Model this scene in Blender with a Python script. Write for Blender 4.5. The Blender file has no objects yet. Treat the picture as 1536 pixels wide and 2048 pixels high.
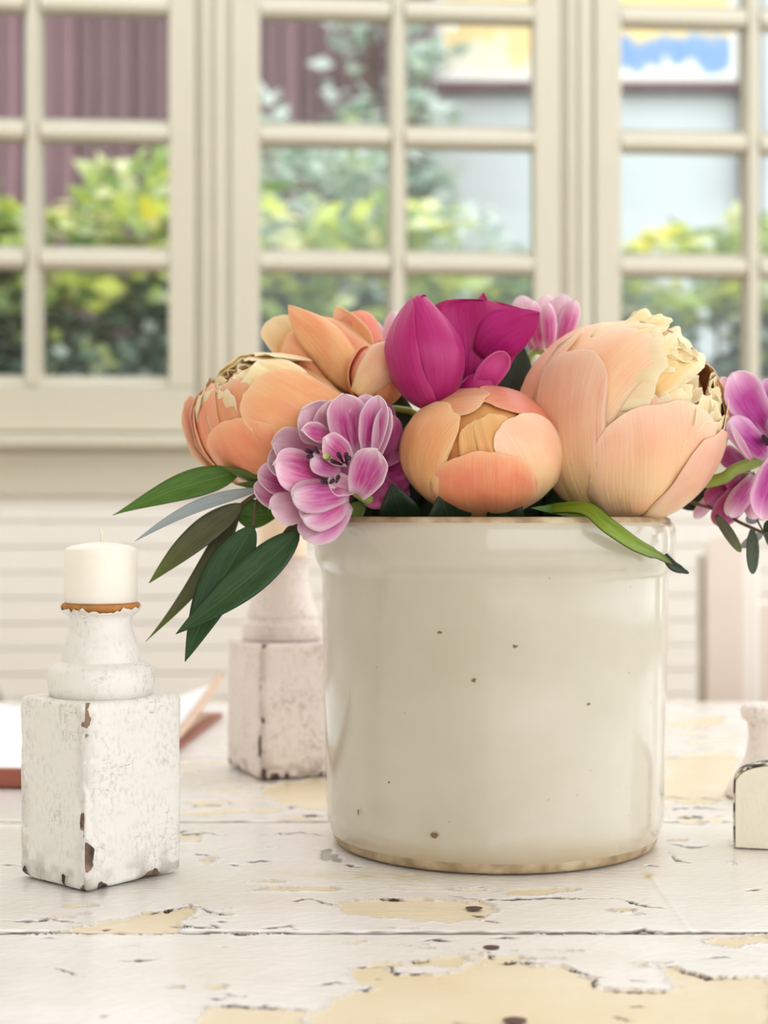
import bpy, math, random
import numpy as np
from mathutils import Vector, Matrix

PI = math.pi
random.seed(4)
rng = np.random.default_rng(7)
S = bpy.context.scene
COL = S.collection
F = 3100.0            # focal length in pixels of the 1536 x 2048 frame
ZT = 0.75             # table top height
ZC = 0.945            # eye height

# ------------------------------------------------------------------ camera, world, lights, exposure
cam = bpy.data.cameras.new('camera')
cam.sensor_fit = 'VERTICAL'; cam.sensor_height = 36.0; cam.sensor_width = 36.0
cam.lens = F / 2048 * 36.0
cam.clip_start = 0.02; cam.clip_end = 200
cam.dof.use_dof = True; cam.dof.focus_distance = 0.785; cam.dof.aperture_fstop = 7.2
co = bpy.data.objects.new('camera', cam); COL.objects.link(co)
co.location = (0, 0, ZC); co.rotation_euler = (PI / 2, 0, 0)
S.camera = co

wd = bpy.data.worlds.new('overcast'); S.world = wd; wd.use_nodes = True
bg = wd.node_tree.nodes['Background']
bg.inputs[0].default_value = (0.95, 0.97, 1.0, 1); bg.inputs[1].default_value = 1.7

S.view_settings.view_transform = 'Standard'; S.view_settings.look = 'None'
S.view_settings.exposure = 0.53; S.view_settings.gamma = 1.0; S.view_settings.use_curve_mapping = False
S.cycles.use_denoising = True
S.cycles.max_bounces = 10; S.cycles.transparent_max_bounces = 16
S.cycles.caustics_reflective = False; S.cycles.caustics_refractive = False

# ------------------------------------------------------------------ helpers
def lin(c):
    return tuple(((v / 255) / 12.92 if v / 255 <= .04045 else ((v / 255 + .055) / 1.055) ** 2.4) for v in c)
def rgba(c): return (*lin(c), 1)

def at(px, py, Y):    # point seen at pixel (px, py) at depth Y
    return Vector(((px - 768) / F * Y, Y, ZC - (py - 1024) / F * Y))

def mesh(name, verts, faces, mat=None, parent=None, smooth=True, uv=None, loc=None):
    me = bpy.data.meshes.new(name)
    me.from_pydata([tuple(v) for v in verts], [], faces)
    if smooth: me.polygons.foreach_set('use_smooth', [True] * len(me.polygons))
    if uv is not None:
        l = me.uv_layers.new(name='UVMap')
        idx = np.empty(len(me.loops), int); me.loops.foreach_get('vertex_index', idx)
        l.data.foreach_set('uv', np.asarray(uv, float)[idx].ravel())
    me.update()
    o = bpy.data.objects.new(name, me); COL.objects.link(o)
    if mat: me.materials.append(mat)
    if parent is not None: o.parent = parent
    if loc is not None: o.location = loc
    return o

def empty(name, loc=(0, 0, 0), rz=0):
    o = bpy.data.objects.new(name, None); COL.objects.link(o); o.location = loc; o.rotation_euler = (0, 0, rz)
    o.empty_display_size = .02
    return o

def tag(o, label=None, cat=None, group=None, kind=None):
    if label: o['label'] = label
    if cat: o['category'] = cat
    if group: o['group'] = group
    if kind: o['kind'] = kind
    return o

def grid_faces(nu, nv, wrap=False):
    f = []
    for i in range(nu - 1):
        for j in range(nv - (0 if wrap else 1)):
            j2 = (j + 1) % nv
            f.append((i * nv + j, i * nv + j2, (i + 1) * nv + j2, (i + 1) * nv + j))
    return f

class MB:             # collects boxes into one mesh
    def __init__(s): s.v = []; s.f = []
    def box(s, x0, x1, y0, y1, z0, z1):
        n = len(s.v)
        s.v += [(x0, y0, z0), (x1, y0, z0), (x1, y1, z0), (x0, y1, z0), (x0, y0, z1), (x1, y0, z1), (x1, y1, z1), (x0, y1, z1)]
        s.f += [tuple(n + k for k in q) for q in ((3, 2, 1, 0), (4, 5, 6, 7), (0, 1, 5, 4), (1, 2, 6, 5), (2, 3, 7, 6), (3, 0, 4, 7))]
        return s
    def build(s, name, mat, parent=None, bevel=0, loc=None):
        o = mesh(name, s.v, s.f, mat, parent, smooth=False, loc=loc)
        if bevel:
            m = o.modifiers.new('b', 'BEVEL'); m.width = bevel; m.segments = 2
        return o

def lathe(name, prof, mat, parent=None, n=96, loc=None, warp=None):
    v = []; uv = []
    for i, (r, z) in enumerate(prof):
        for j in range(n):
            a = 2 * PI * j / n
            rr = r if warp is None else r + warp(a, z)
            v.append((rr * math.cos(a), rr * math.sin(a), z)); uv.append((j / n, i / len(prof)))
    return mesh(name, v, grid_faces(len(prof), n, True), mat, parent, uv=uv, loc=loc)

def smooth_prof(pts, k=4):
    # Catmull-Rom through profile points
    P = [np.array(p, float) for p in pts]; P = [P[0]] + P + [P[-1]]
    out = []
    for i in range(1, len(P) - 2):
        for s in range(k):
            t = s / k; a, b, c, d = P[i - 1:i + 3]
            out.append(.5 * ((2 * b) + (c - a) * t + (2 * a - 5 * b + 4 * c - d) * t * t + (-a + 3 * b - 3 * c + d) * t ** 3))
    out.append(P[-2])
    return [tuple(p) for p in out]

def tube(name, pts, r, mat, parent=None, n=8, k=5, loc=None, flat=1.0):
    pts = [Vector(p) for p in smooth_prof([tuple(p) for p in pts], k)] if len(pts) > 2 else [Vector(p) for p in pts]
    v = []; up = Vector((0.13, -1, 0.07)).normalized()
    for i, p in enumerate(pts):
        t = (pts[min(i + 1, len(pts) - 1)] - pts[max(i - 1, 0)]).normalized()
        s = t.cross(up)
        s = s.normalized() if s.length > 1e-4 else Vector((1, 0, 0))
        w = s.cross(t)
        rr = r if not callable(r) else r(i / (len(pts) - 1))
        for j in range(n):
            a = 2 * PI * j / n
            v.append(p + s * (rr * math.cos(a)) + w * (rr * flat * math.sin(a)))
    f = grid_faces(len(pts), n, True)
    f.append(tuple(range(n))); f.append(tuple(reversed(range(len(v) - n, len(v)))))
    return mesh(name, v, f, mat, parent, loc=loc)

def vn(x, y, seed=0):  # 2D value noise, -1..1
    x = np.asarray(x, float); y = np.asarray(y, float)
    xi = np.floor(x).astype(np.int64); yi = np.floor(y).astype(np.int64)
    fx = x - xi; fy = y - yi; fx = fx * fx * (3 - 2 * fx); fy = fy * fy * (3 - 2 * fy)
    def h(a, b):
        n = (a * 374761393 + b * 668265263 + seed * 1442695041) & 0x7fffffff
        n = ((n ^ (n >> 13)) * 1274126177) & 0x7fffffff
        return ((n ^ (n >> 16)) & 0xffff) / 32767.5 - 1
    return (h(xi, yi) * (1 - fx) + h(xi + 1, yi) * fx) * (1 - fy) + (h(xi, yi + 1) * (1 - fx) + h(xi + 1, yi + 1) * fx) * fy
def fbm(x, y, seed=0, o=4):
    s = 0; a = .5
    for i in range(o):
        s = s + a * vn(x * 2 ** i, y * 2 ** i, seed + i); a *= .5
    return s

# ------------------------------------------------------------------ materials
class NT:
    def __init__(s, name):
        s.m = bpy.data.materials.new(name); s.m.use_nodes = True; s.t = s.m.node_tree; s.t.nodes.clear()
        s.out = s.n('ShaderNodeOutputMaterial')
    def n(s, typ, ins=None, **kw):
        nd = s.t.nodes.new(typ)
        for k, v in kw.items(): setattr(nd, k, v)
        for k, v in (ins or {}).items():
            if isinstance(v, bpy.types.NodeSocket): s.t.links.new(v, nd.inputs[k])
            else: nd.inputs[k].default_value = v
        return nd
    def ramp(s, fac, stops, interp='LINEAR'):
        r = s.n('ShaderNodeValToRGB', {0: fac}); r.color_ramp.interpolation = interp
        e = r.color_ramp.elements
        while len(e) < len(stops): e.new(.5)
        for el, (p, c) in zip(e, stops):
            el.position = p; el.color = c if len(c) == 4 else (*c, 1)
        return r.outputs[0]
    def mix(s, fac, a, b, mode='MIX'):
        m = s.n('ShaderNodeMix', data_type='RGBA', blend_type=mode)
        for idx, v in ((0, fac), (6, a), (7, b)):
            if isinstance(v, bpy.types.NodeSocket): s.t.links.new(v, m.inputs[idx])
            else: m.inputs[idx].default_value = v
        return m.outputs[2]
    def math(s, op, a, b=0.0, clamp=False):
        m = s.n('ShaderNodeMath', {0: a, 1: b}, operation=op, use_clamp=clamp); return m.outputs[0]
    def mapping(s, vec, scale):
        return s.n('ShaderNodeMapping', {0: vec, 3: scale}).outputs[0]
    def noise(s, vec, scale, detail=3, rough=.55):
        return s.n('ShaderNodeTexNoise', {'Vector': vec, 'Scale': scale, 'Detail': detail, 'Roughness': rough}).outputs[0]
    def bump(s, h, strength=.3, dist=.002):
        return s.n('ShaderNodeBump', {'Height': h, 'Strength': strength, 'Distance': dist}).outputs[0]
    def bsdf(s, col, rough=.5, normal=None, **kw):
        p = s.n('ShaderNodeBsdfPrincipled', {'Base Color': col, 'Roughness': rough})
        if normal is not None: s.t.links.new(normal, p.inputs['Normal'])
        for k, v in kw.items():
            key = k.replace('_', ' ')
            if isinstance(v, bpy.types.NodeSocket): s.t.links.new(v, p.inputs[key])
            else: p.inputs[key].default_value = v
        return p.outputs[0]
    def done(s, sh):
        s.t.links.new(sh, s.out.inputs[0]); return s.m
    def obj(s): return s.n('ShaderNodeTexCoord').outputs['Object']
    def attr(s, name): return s.n('ShaderNodeAttribute', attribute_name=name)
    def rnd(s): return s.n('ShaderNodeObjectInfo').outputs['Random']

def plain(name, c, rough=.5, var=.06, scale=30, bump=.0, **kw):
    t = NT(name); o = t.obj()
    nz = t.noise(o, scale)
    col = t.mix(t.math('MULTIPLY', nz, 1.0), rgba(tuple(max(0, v * (1 - var)) for v in c)), rgba(tuple(min(255, v * (1 + var)) for v in c)))
    nm = t.bump(t.noise(o, scale * 6), bump) if bump else None
    return t.done(t.bsdf(col, rough, nm, **kw))

def petal_mat(name, stops, edge, edge_pow=6, edge_amt=.7, streak=None, streak_amt=.4, trans=.3, rough=.42, blotch=0.25, stscale=26, blotch_col=None):
    t = NT(name)
    uv = t.n('ShaderNodeTexCoord').outputs['UV']
    sep = t.n('ShaderNodeSeparateXYZ', {0: uv})
    u, v = sep.outputs[0], sep.outputs[1]
    rn = t.rnd()
    wob = t.noise(t.mapping(t.n('ShaderNodeVectorMath', {0: uv, 1: t.n('ShaderNodeCombineXYZ', {0: rn, 1: rn}).outputs[0]}, operation='ADD').outputs[0], (1.5, 6, 1)), 2.0, 3)
    u2 = t.math('ADD', u, t.math('MULTIPLY', t.math('SUBTRACT', wob, .5), .35))
    col = t.ramp(u2, [(p, rgba(c)) for p, c in stops])
    sv = t.n('ShaderNodeVectorMath', {0: uv, 1: t.n('ShaderNodeCombineXYZ', {0: rn, 1: t.math('MULTIPLY', rn, 7.3)}).outputs[0]}, operation='ADD').outputs[0]
    st = t.noise(t.mapping(sv, (1.6, stscale, 1)), 1.0, 4, .6)
    if streak:
        sf = t.math('MULTIPLY', t.ramp(st, [(.45, (0, 0, 0)), (.68, (1, 1, 1))]), streak_amt)
        col = t.mix(sf, col, rgba(streak))
    if blotch_col:
        bl = t.noise(t.mapping(sv, (2.2, 2.2, 1)), 1.3, 2)
        col = t.mix(t.math('MULTIPLY', t.ramp(bl, [(.42, (0, 0, 0)), (.66, (1, 1, 1))]), blotch), col, rgba(blotch_col))
    ev = t.math('ABSOLUTE', t.math('SUBTRACT', t.math('MULTIPLY', v, 2.0), 1.0))
    em = t.math('MAXIMUM', t.math('POWER', ev, edge_pow), t.math('POWER', u, edge_pow * 2.2))
    col = t.mix(t.math('MULTIPLY', em, edge_amt), col, rgba(edge))
    hsv = t.n('ShaderNodeHueSaturation', {'Color': col, 'Value': t.math('ADD', t.math('MULTIPLY', rn, .12), .95), 'Hue': t.math('ADD', t.math('MULTIPLY', rn, .016), .492)})
    nm = t.bump(st, .42, .0014)
    p = t.bsdf(hsv.outputs[0], rough, nm, Specular_IOR_Level=.45, Sheen_Weight=.12, Coat_Weight=.22, Coat_Roughness=.3)
    tr = t.n('ShaderNodeBsdfTranslucent', {0: hsv.outputs[0]}).outputs[0]
    return t.done(t.n('ShaderNodeMixShader', {0: trans, 1: p, 2: tr}).outputs[0])

def leaf_mat(name, c0, c1, vein, tip=None, trans=.2, rough=.38, edge=(20, 26, 14)):
    t = NT(name); uv = t.n('ShaderNodeTexCoord').outputs['UV']
    sep = t.n('ShaderNodeSeparateXYZ', {0: uv}); u, v = sep.outputs[0], sep.outputs[1]
    nz = t.noise(t.mapping(uv, (3, 6, 1)), 2.0, 4)
    col = t.mix(t.ramp(nz, [(.3, (0, 0, 0)), (.7, (1, 1, 1))]), rgba(c0), rgba(c1))
    if tip: col = t.mix(t.math('POWER', u, 4.0), col, rgba(tip))
    ev = t.math('ABSOLUTE', t.math('SUBTRACT', t.math('MULTIPLY', v, 2.0), 1.0))
    col = t.mix(t.math('MULTIPLY', t.math('SUBTRACT', 1.0, t.math('MULTIPLY', ev, 18.0), True), .6), col, rgba(vein))
    col = t.mix(t.math('MULTIPLY', t.math('POWER', ev, 22.0), .85), col, rgba(edge))
    nm = t.bump(t.noise(t.mapping(uv, (20, 40, 1)), 2.0, 2), .12, .001)
    p = t.bsdf(col, rough, nm, Specular_IOR_Level=.45)
    tr = t.n('ShaderNodeBsdfTranslucent', {0: col}).outputs[0]
    return t.done(t.n('ShaderNodeMixShader', {0: trans, 1: p, 2: tr}).outputs[0])

M = {}
M['peach'] = petal_mat('peach_petal', [(0, (250, 214, 132)), (.3, (253, 200, 128)), (.7, (252, 182, 122)), (1, (252, 190, 140))], (255, 226, 178), 6, .6, (255, 214, 170), .4, .24, .38, blotch=.4, blotch_col=(248, 146, 112))
M['coral'] = petal_mat('coral_petal', [(0, (253, 196, 120)), (.35, (252, 170, 116)), (.75, (248, 150, 112)), (1, (250, 170, 128))], (255, 208, 160), 7, .65, (255, 186, 146), .4, .24, .38, blotch=.4, blotch_col=(240, 122, 98))
M['blush'] = petal_mat('blush_peach_petal', [(0, (252, 222, 146)), (.3, (254, 220, 160)), (.7, (254, 202, 158)), (1, (254, 206, 174))], (255, 232, 198), 6, .55, (255, 220, 192), .5, .24, .38, blotch=.4, blotch_col=(252, 168, 138))
M['amber'] = petal_mat('amber_petal', [(0, (240, 156, 66)), (.5, (248, 172, 92)), (1, (252, 198, 124))], (255, 220, 160), 6, .5, (252, 198, 134), .4, .24)
M['cream'] = petal_mat('cream_petal', [(0, (246, 190, 108)), (.4, (253, 222, 160)), (1, (255, 238, 192))], (255, 246, 214), 5, .7, (250, 206, 140), .3, .25)
M['magenta'] = petal_mat('magenta_petal', [(0, (158, 6, 84)), (.4, (190, 8, 108)), (.8, (204, 14, 122)), (1, (196, 18, 112))], (214, 70, 150), 10, .6, (208, 40, 150), .35, .28, .4, stscale=16)
M['hot'] = petal_mat('hot_magenta_petal', [(0, (160, 8, 92)), (.5, (198, 18, 138)), (1, (190, 22, 122))], (180, 24, 110), 10, .4, (214, 50, 160), .3, .3, .4, stscale=16)
M['hotpale'] = petal_mat('rose_magenta_petal', [(0, (176, 14, 108)), (.5, (206, 40, 140)), (1, (224, 90, 164))], (234, 140, 190), 8, .6, (222, 84, 166), .3, .3, .4, stscale=16)
M['orchid'] = petal_mat('orchid_white_edged_petal', [(0, (222, 190, 205)), (.25, (206, 44, 142)), (.6, (212, 76, 160)), (.88, (236, 172, 206)), (1, (250, 230, 238))], (252, 234, 240), 3.2, .85, (238, 176, 208), .6, .3, .42, stscale=12)
M['pale'] = petal_mat('pale_pink_petal', [(0, (214, 120, 166)), (.4, (228, 170, 196)), (1, (246, 222, 230))], (252, 238, 242), 3.0, .7, (220, 124, 172), .5, .35, .42, stscale=10)
M['dusk'] = petal_mat('dark_orchid_petal', [(0, (116, 16, 74)), (.5, (150, 24, 102)), (1, (186, 70, 136))], (214, 140, 174), 4, .6, (190, 70, 140), .4, .2, .42, stscale=10)
M['violet'] = petal_mat('violet_white_edged_petal', [(0, (226, 180, 206)), (.2, (182, 30, 146)), (.6, (190, 44, 156)), (.88, (226, 150, 204)), (1, (246, 222, 236))], (246, 220, 234), 3.4, .85, (222, 130, 194), .4, .3, .4, stscale=10)
M['leaf'] = leaf_mat('deep_green_leaf', (34, 66, 30), (52, 88, 44), (86, 116, 70))
M['leafmid'] = leaf_mat('mid_green_leaf', (66, 108, 26), (92, 134, 44), (128, 158, 76))
M['olive'] = leaf_mat('olive_leaf', (74, 74, 46), (92, 92, 58), (116, 112, 76), (104, 122, 40))
M['grey_leaf'] = leaf_mat('silver_grey_leaf', (150, 164, 166), (172, 182, 184), (186, 194, 194), edge=(110, 122, 120))
M['euc'] = leaf_mat('eucalyptus_leaf', (70, 84, 66), (92, 106, 84), (110, 122, 100))
M['fresh'] = leaf_mat('fresh_green_leaf', (116, 148, 30), (150, 172, 52), (172, 190, 90), (70, 80, 50), edge=(70, 92, 20))
M['sepal'] = leaf_mat('sepal_leaf', (72, 98, 34), (106, 124, 52), (122, 140, 70))
M['dark_leaf'] = leaf_mat('shaded_leaf', (24, 42, 22), (36, 56, 30), (50, 70, 40))
M['stem'] = plain('flower_stem', (132, 150, 60), .5, .12, 60)
M['twig'] = plain('brown_twig', (92, 72, 46), .6, .2, 90)
M['stamen'] = plain('dark_stamen', (52, 14, 34), .6, .2, 200)
M['pistil'] = plain('pistil_green', (196, 200, 120), .5, .1, 200)
M['wax'] = plain('candle_wax', (248, 240, 227), .45, .02, 30, Subsurface_Weight=.35, Subsurface_Radius=(.012, .01, .006), Subsurface_Scale=1.0)
M['wax_peach'] = plain('peach_candle_wax', (246, 224, 196), .45, .02, 30, Subsurface_Weight=.3, Subsurface_Radius=(.012, .01, .006), Subsurface_Scale=1.0)
M['wick'] = plain('wick_cotton', (236, 230, 214), .8, .05, 200)
M['trim'] = plain('window_paint', (208, 202, 182), .38, .02, 8)
M['wallpaint'] = plain('wall_paint', (246, 243, 235), .45, .015, 6)
M['ceiling'] = plain('ceiling_paint', (240, 236, 228), .7, .01, 5)
M['floor'] = plain('floor_wood', (176, 150, 118), .45, .12, 6)
M['iron'] = plain('nail_iron', (84, 58, 46), .6, .2, 400)
M['chairpaint'] = plain('chair_paint', (238, 224, 212), .4, .02, 20)
M['chairedge'] = plain('chair_edge_paint', (204, 197, 184), .5, .08, 40)
M['paper'] = plain('paper', (240, 238, 240), .7, .01, 10)
M['leather'] = plain('red_brown_cover', (150, 84, 66), .5, .1, 30)
M['pagecut'] = plain('page_edges', (206, 176, 152), .7, .06, 60)

# glass: thin, clear pane with surface reflection
t = NT('window_glass')
fr = t.n('ShaderNodeFresnel', {0: 1.45}).outputs[0]
M['glass'] = t.done(t.n('ShaderNodeMixShader', {0: fr, 1: t.n('ShaderNodeBsdfTransparent', {0: (.97, .985, .98, 1)}).outputs[0], 2: t.n('ShaderNodeBsdfGlossy', {'Roughness': .03}).outputs[0]}).outputs[0])

# crock glaze
t = NT('stoneware_glaze'); o = t.obj()
big = t.noise(o, 9, 4)
col = t.mix(t.ramp(big, [(.35, (0, 0, 0)), (.65, (1, 1, 1))]), rgba((192, 185, 164)), rgba((205, 198, 181)))
sp = t.n('ShaderNodeTexVoronoi', {'Vector': o, 'Scale': 130}, feature='F1')
gate = t.math('GREATER_THAN', t.n('ShaderNodeSeparateColor', {0: sp.outputs['Color']}).outputs[0], .88)
dot = t.math('MULTIPLY', t.math('LESS_THAN', sp.outputs['Distance'], .10), gate)
col = t.mix(t.math('MULTIPLY', dot, .40), col, rgba((150, 132, 100)))
z = t.n('ShaderNodeSeparateXYZ', {0: o}).outputs[2]
stn = t.math('SUBTRACT', 1.0, t.math('DIVIDE', z, t.math('ADD', .006, t.math('MULTIPLY', t.noise(o, 28, 4), .026))), True)
col = t.mix(t.math('MULTIPLY', stn, .8), col, rgba((176, 150, 104)))
nm = t.bump(t.math('ADD', t.noise(o, 24, 3), t.math('MULTIPLY', dot, -.5)), .10, .004)
M['glaze'] = t.done(t.bsdf(col, .16, nm, Coat_Weight=.5, Coat_Roughness=.06))
t = NT('bare_stoneware'); o = t.obj()
nz = t.noise(o, 60, 5)
col = t.ramp(nz, [(.3, rgba((138, 114, 84))), (.5, rgba((180, 158, 124))), (.7, rgba((208, 192, 162)))])
M['bare_clay'] = t.done(t.bsdf(col, .6, t.bump(t.noise(o, 220, 3), .3, .001)))
M['pit'] = plain('glaze_pit', (120, 98, 58), .7, .3, 300)

# chipped white paint on wood, driven by the "wear" attribute of the mesh
def chipped(name, paint, dirt, wood, grain=.5):
    t = NT(name); o = t.obj()
    w = t.n('ShaderNodeSeparateColor', {0: t.attr('wear').outputs['Color']})
    wear, grime = w.outputs[0], w.outputs[1]
    sc = t.noise(t.mapping(o, (1, 1, .6)), 420, 4, .65)
    scuff = t.ramp(sc, [(.50, (0, 0, 0)), (.62, (1, 1, 1))])
    patch = t.ramp(t.noise(o, 34, 3), [(.34, (0, 0, 0)), (.60, (1, 1, 1))])
    col = t.mix(t.math('MULTIPLY', t.math('MULTIPLY', scuff, patch), grain), rgba(paint), rgba(dirt))
    col = t.mix(t.math('MULTIPLY', grime, .8), col, rgba(dirt))
    n3 = t.noise(t.mapping(o, (1, 1, .4)), 130, 4, .6)
    wd = t.mix(t.ramp(n3, [(.4, (0, 0, 0)), (.6, (1, 1, 1))]), rgba(wood), rgba(tuple(int(v * .35) for v in wood)))
    wf = t.ramp(t.math('ADD', wear, t.math('MULTIPLY', t.math('SUBTRACT', n3, .5), .9)), [(.48, (0, 0, 0)), (.54, (1, 1, 1))])
    col = t.mix(wf, col, wd)
    hl = t.noise(t.mapping(o, (1, 1, 5)), 46, 3)
    hl = t.math('MULTIPLY', t.math('LESS_THAN', t.math('ABSOLUTE', t.math('SUBTRACT', hl, .5)), .0035), t.math('GREATER_THAN', t.noise(o, 34, 2), .57))
    col = t.mix(t.math('MULTIPLY', hl, min(.75, grain * 1.8) if grain > .2 else 0.0), col, rgba(tuple(int(v * .6) for v in wood)))
    h = t.math('SUBTRACT', t.math('ADD', t.noise(o, 60, 4), t.math('MULTIPLY', sc, .5)), t.math('MULTIPLY', wf, 1.2))
    return t.done(t.bsdf(col, .55, t.bump(h, .45, .0016)))
M['chip'] = chipped('chipped_white_paint', (236, 233, 226), (160, 152, 138), (146, 116, 92), .34)
M['chip2'] = chipped('worn_white_paint', (233, 221, 214), (150, 130, 114), (120, 92, 74), .45)
M['chip3'] = chipped('cream_paint', (232, 226, 206), (196, 188, 164), (96, 60, 44), .1)
M['barewood'] = plain('bare_wood_rim', (178, 122, 66), .8, .3, 140, .3, Specular_IOR_Level=.2)

# peeling table paint: colour attribute r = bare underlayer, g = cracks, seams and painted shadow of lifted flakes, b = stain
t = NT('peeling_table_paint'); o = t.obj()
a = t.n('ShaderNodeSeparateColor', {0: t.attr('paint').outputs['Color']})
tone = t.noise(t.mapping(o, (1, 2.5, 1)), 7, 4)
top = t.mix(t.ramp(tone, [(.35, (0, 0, 0)), (.65, (1, 1, 1))]), rgba((232, 226, 219)), rgba((241, 238, 235)))
fine = t.noise(t.mapping(o, (1, 14, 1)), 60, 4)
top = t.mix(t.math('MULTIPLY', t.ramp(fine, [(.58, (0, 0, 0)), (.72, (1, 1, 1))]), .25), top, rgba((206, 190, 164)))
under = t.mix(t.ramp(t.noise(o, 16, 4), [(.35, (0, 0, 0)), (.65, (1, 1, 1))]), rgba((228, 210, 174)), rgba((236, 222, 194)))
col = t.mix(a.outputs[0], top, under)
col = t.mix(a.outputs[2], col, rgba((206, 190, 110)))
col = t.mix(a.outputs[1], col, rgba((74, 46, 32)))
gr = t.noise(t.mapping(o, (2, 30, 1)), 24, 4)
ru = t.math('ADD', .22, t.math('MULTIPLY', a.outputs[0], .12))
M['table'] = t.done(t.bsdf(col, ru, t.bump(gr, .10, .0015), Specular_IOR_Level=.5, Coat_Weight=.35, Coat_Roughness=.14))

# ------------------------------------------------------------------ setting: back wall with three windows
WA = math.radians(4.2); WD = 2.70
wall_mw = Matrix.Translation((0, WD, ZC)) @ Matrix.Rotation(WA, 4, 'Z')   # wall frame: x along, y outward, z from eye level
def wx(px):
    tt = (px - 768) / F
    return tt * WD / (math.cos(WA) - tt * math.sin(WA))
PX = WD / F
def wz(py): return (1024 - py) * PX

def wall_obj(mb, name, mat, parent=None, bevel=.0015):
    o = mb.build(name, mat, parent, bevel)
    if parent is None: o.matrix_world = wall_mw
    return o
# boards under the window
wb = empty('wall_back'); wb.matrix_world = wall_mw; tag(wb, kind='structure')
pitch = 50 * PX
zt = wz(994)
m = MB().box(-1.9, 1.9, .012, .10, -ZC, zt + .1); m.build('wall_panel', M['wallpaint'], wb)
k = 0
zz = zt
while zz > -ZC + .62:
    MB().box(-1.9, 1.9, -.004 + .0006 * ((k * 7) % 3), .014, zz - pitch + .0018, zz).build('board', M['wallpaint'], wb, .0012)
    zz -= pitch; k += 1
MB().box(-1.9, 1.9, -.008, .012, -ZC, zz).build('wainscot_panel', M['wallpaint'], wb, .002)
MB().box(-1.9, wx(-330), -.004, .10, zt, 1.65).build('wall_panel', M['wallpaint'], wb)
MB().box(wx(1880), 1.9, -.004, .10, zt, 1.65).build('wall_panel', M['wallpaint'], wb)
MB().box(wx(-330), wx(1880), -.004, .10, 1.16, 1.65).build('wall_panel', M['wallpaint'], wb)
wall_obj(MB().box(-1.9, 1.9, -.016, .012, wz(994), wz(906)), 'trim_1', M['trim'], bevel=.003)['kind'] = 'structure'
wall_obj(MB().box(-1.9, 1.9, -.045, .02, wz(900), wz(872)), 'trim_2', M['trim'], bevel=.006)['kind'] = 'structure'
wall_obj(MB().box(-1.9, 1.9, -.02, .015, wz(906), wz(900)), 'trim_3', M['trim'], bevel=.002)['kind'] = 'structure'
wall_obj(MB().box(-1.9, 1.9, -.0, .06, wz(872), wz(866)), 'trim_4', M['trim'], bevel=.002)['kind'] = 'structure'

ROWS = [wz(765), wz(527), wz(275), wz(22), wz(-230)]
def muntin_h(zc_, x0, x1, parent):   # steep upper slope, flat nose, short lower bevel
    up, dn = .0175, .0145
    pr = [(.012, up + .008), (-.010, up - .008), (-.014, -.004), (-.010, -dn + .001), (.012, -dn - .004)]
    v = []
    for x in (x0, x1): v += [(x, y, zc_ + z) for y, z in pr]
    n = len(pr); f = [(i, (i + 1) % n, n + (i + 1) % n, n + i) for i in range(n)]
    mesh('muntin', v, f, M['trim'], parent, smooth=False)
def muntin_v(xc, z0, z1, parent, hw=.0145):
    pr = [(-hw - .003, .012), (-hw * .55, -.013), (hw * .55, -.013), (hw + .003, .012)]
    v = []
    for z in (z0, z1): v += [(xc + x, y, z) for x, y in pr]
    n = len(pr); f = [(i, (i + 1) % n, n + (i + 1) % n, n + i) for i in range(n)]
    mesh('muntin', v, f, M['trim'], parent, smooth=False)
def window(idx, gl, gm, gr_, sl, sr):
    w = empty('window_%d' % idx); w.matrix_world = wall_mw; tag(w, kind='structure')
    x0, x1, xm = wx(gl), wx(gr_), wx(gm); s0, s1 = wx(sl), wx(sr)
    zb, ztp = ROWS[0], ROWS[-1]
    zl = wz(866)
    MB().box(s0, s1, -.012, .03, zl, zb - .012).build('bottom_rail', M['trim'], w, .003)
    v = [(s0, -.012, zb - .012), (s1, -.012, zb - .012), (s1, .016, zb + .010), (s0, .016, zb + .010), (s0, .03, zb - .012), (s1, .03, zb - .012)]
    mesh('sloped_bead', v, [(0, 1, 2, 3), (3, 2, 5, 4), (0, 3, 4), (1, 5, 2)], M['trim'], w, smooth=False)
    MB().box(s0, s1, -.012, .03, ztp, ztp + .06).build('top_rail', M['trim'], w, .003)
    for a, b in ((s0, x0), (x1, s1)):
        MB().box(a, b, -.012, .03, zb - .012, ztp).build('stile', M['trim'], w, .004)
    for z_ in ROWS[1:-1]:
        muntin_h(z_, x0, xm - .012, w); muntin_h(z_, xm + .012, x1, w)
    muntin_v(xm, zb - .01, ztp, w)
    for i in range(4):
        for a, b in ((x0, xm - .012), (xm + .012, x1)):
            MB().box(a, b, .010, .013, ROWS[i] + .01, ROWS[i + 1] - .01).build('pane', M['glass'], w)
    return w
window(1, -215, 67, 338, -275, 392)
window(2, 520, 795, 1066, 462, 1120)
window(3, 1240, 1504, 1775, 1188, 1832)
def post(name, p0, p1):
    e = empty(name); e.matrix_world = wall_mw; tag(e, kind='structure')
    x0, x1 = wx(p0), wx(p1); wdt = x1 - x0
    MB().box(x0, x1, -.006, .06, wz(866), 1.16).build('post', M['trim'], e, .002)
    MB().box(x0 + wdt * .16, x0 + wdt * .42, -.017, -.004, wz(866), 1.16).build('bead', M['trim'], e, .005)
    MB().box(x0 + wdt * .52, x0 + wdt * .86, -.013, -.004, wz(866), 1.16).build('bead', M['trim'], e, .004)
post('trim_5', 394, 460); post('trim_6', 1122, 1186)
post('trim_7', -330, -277); post('trim_8', 1834, 1880)

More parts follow.
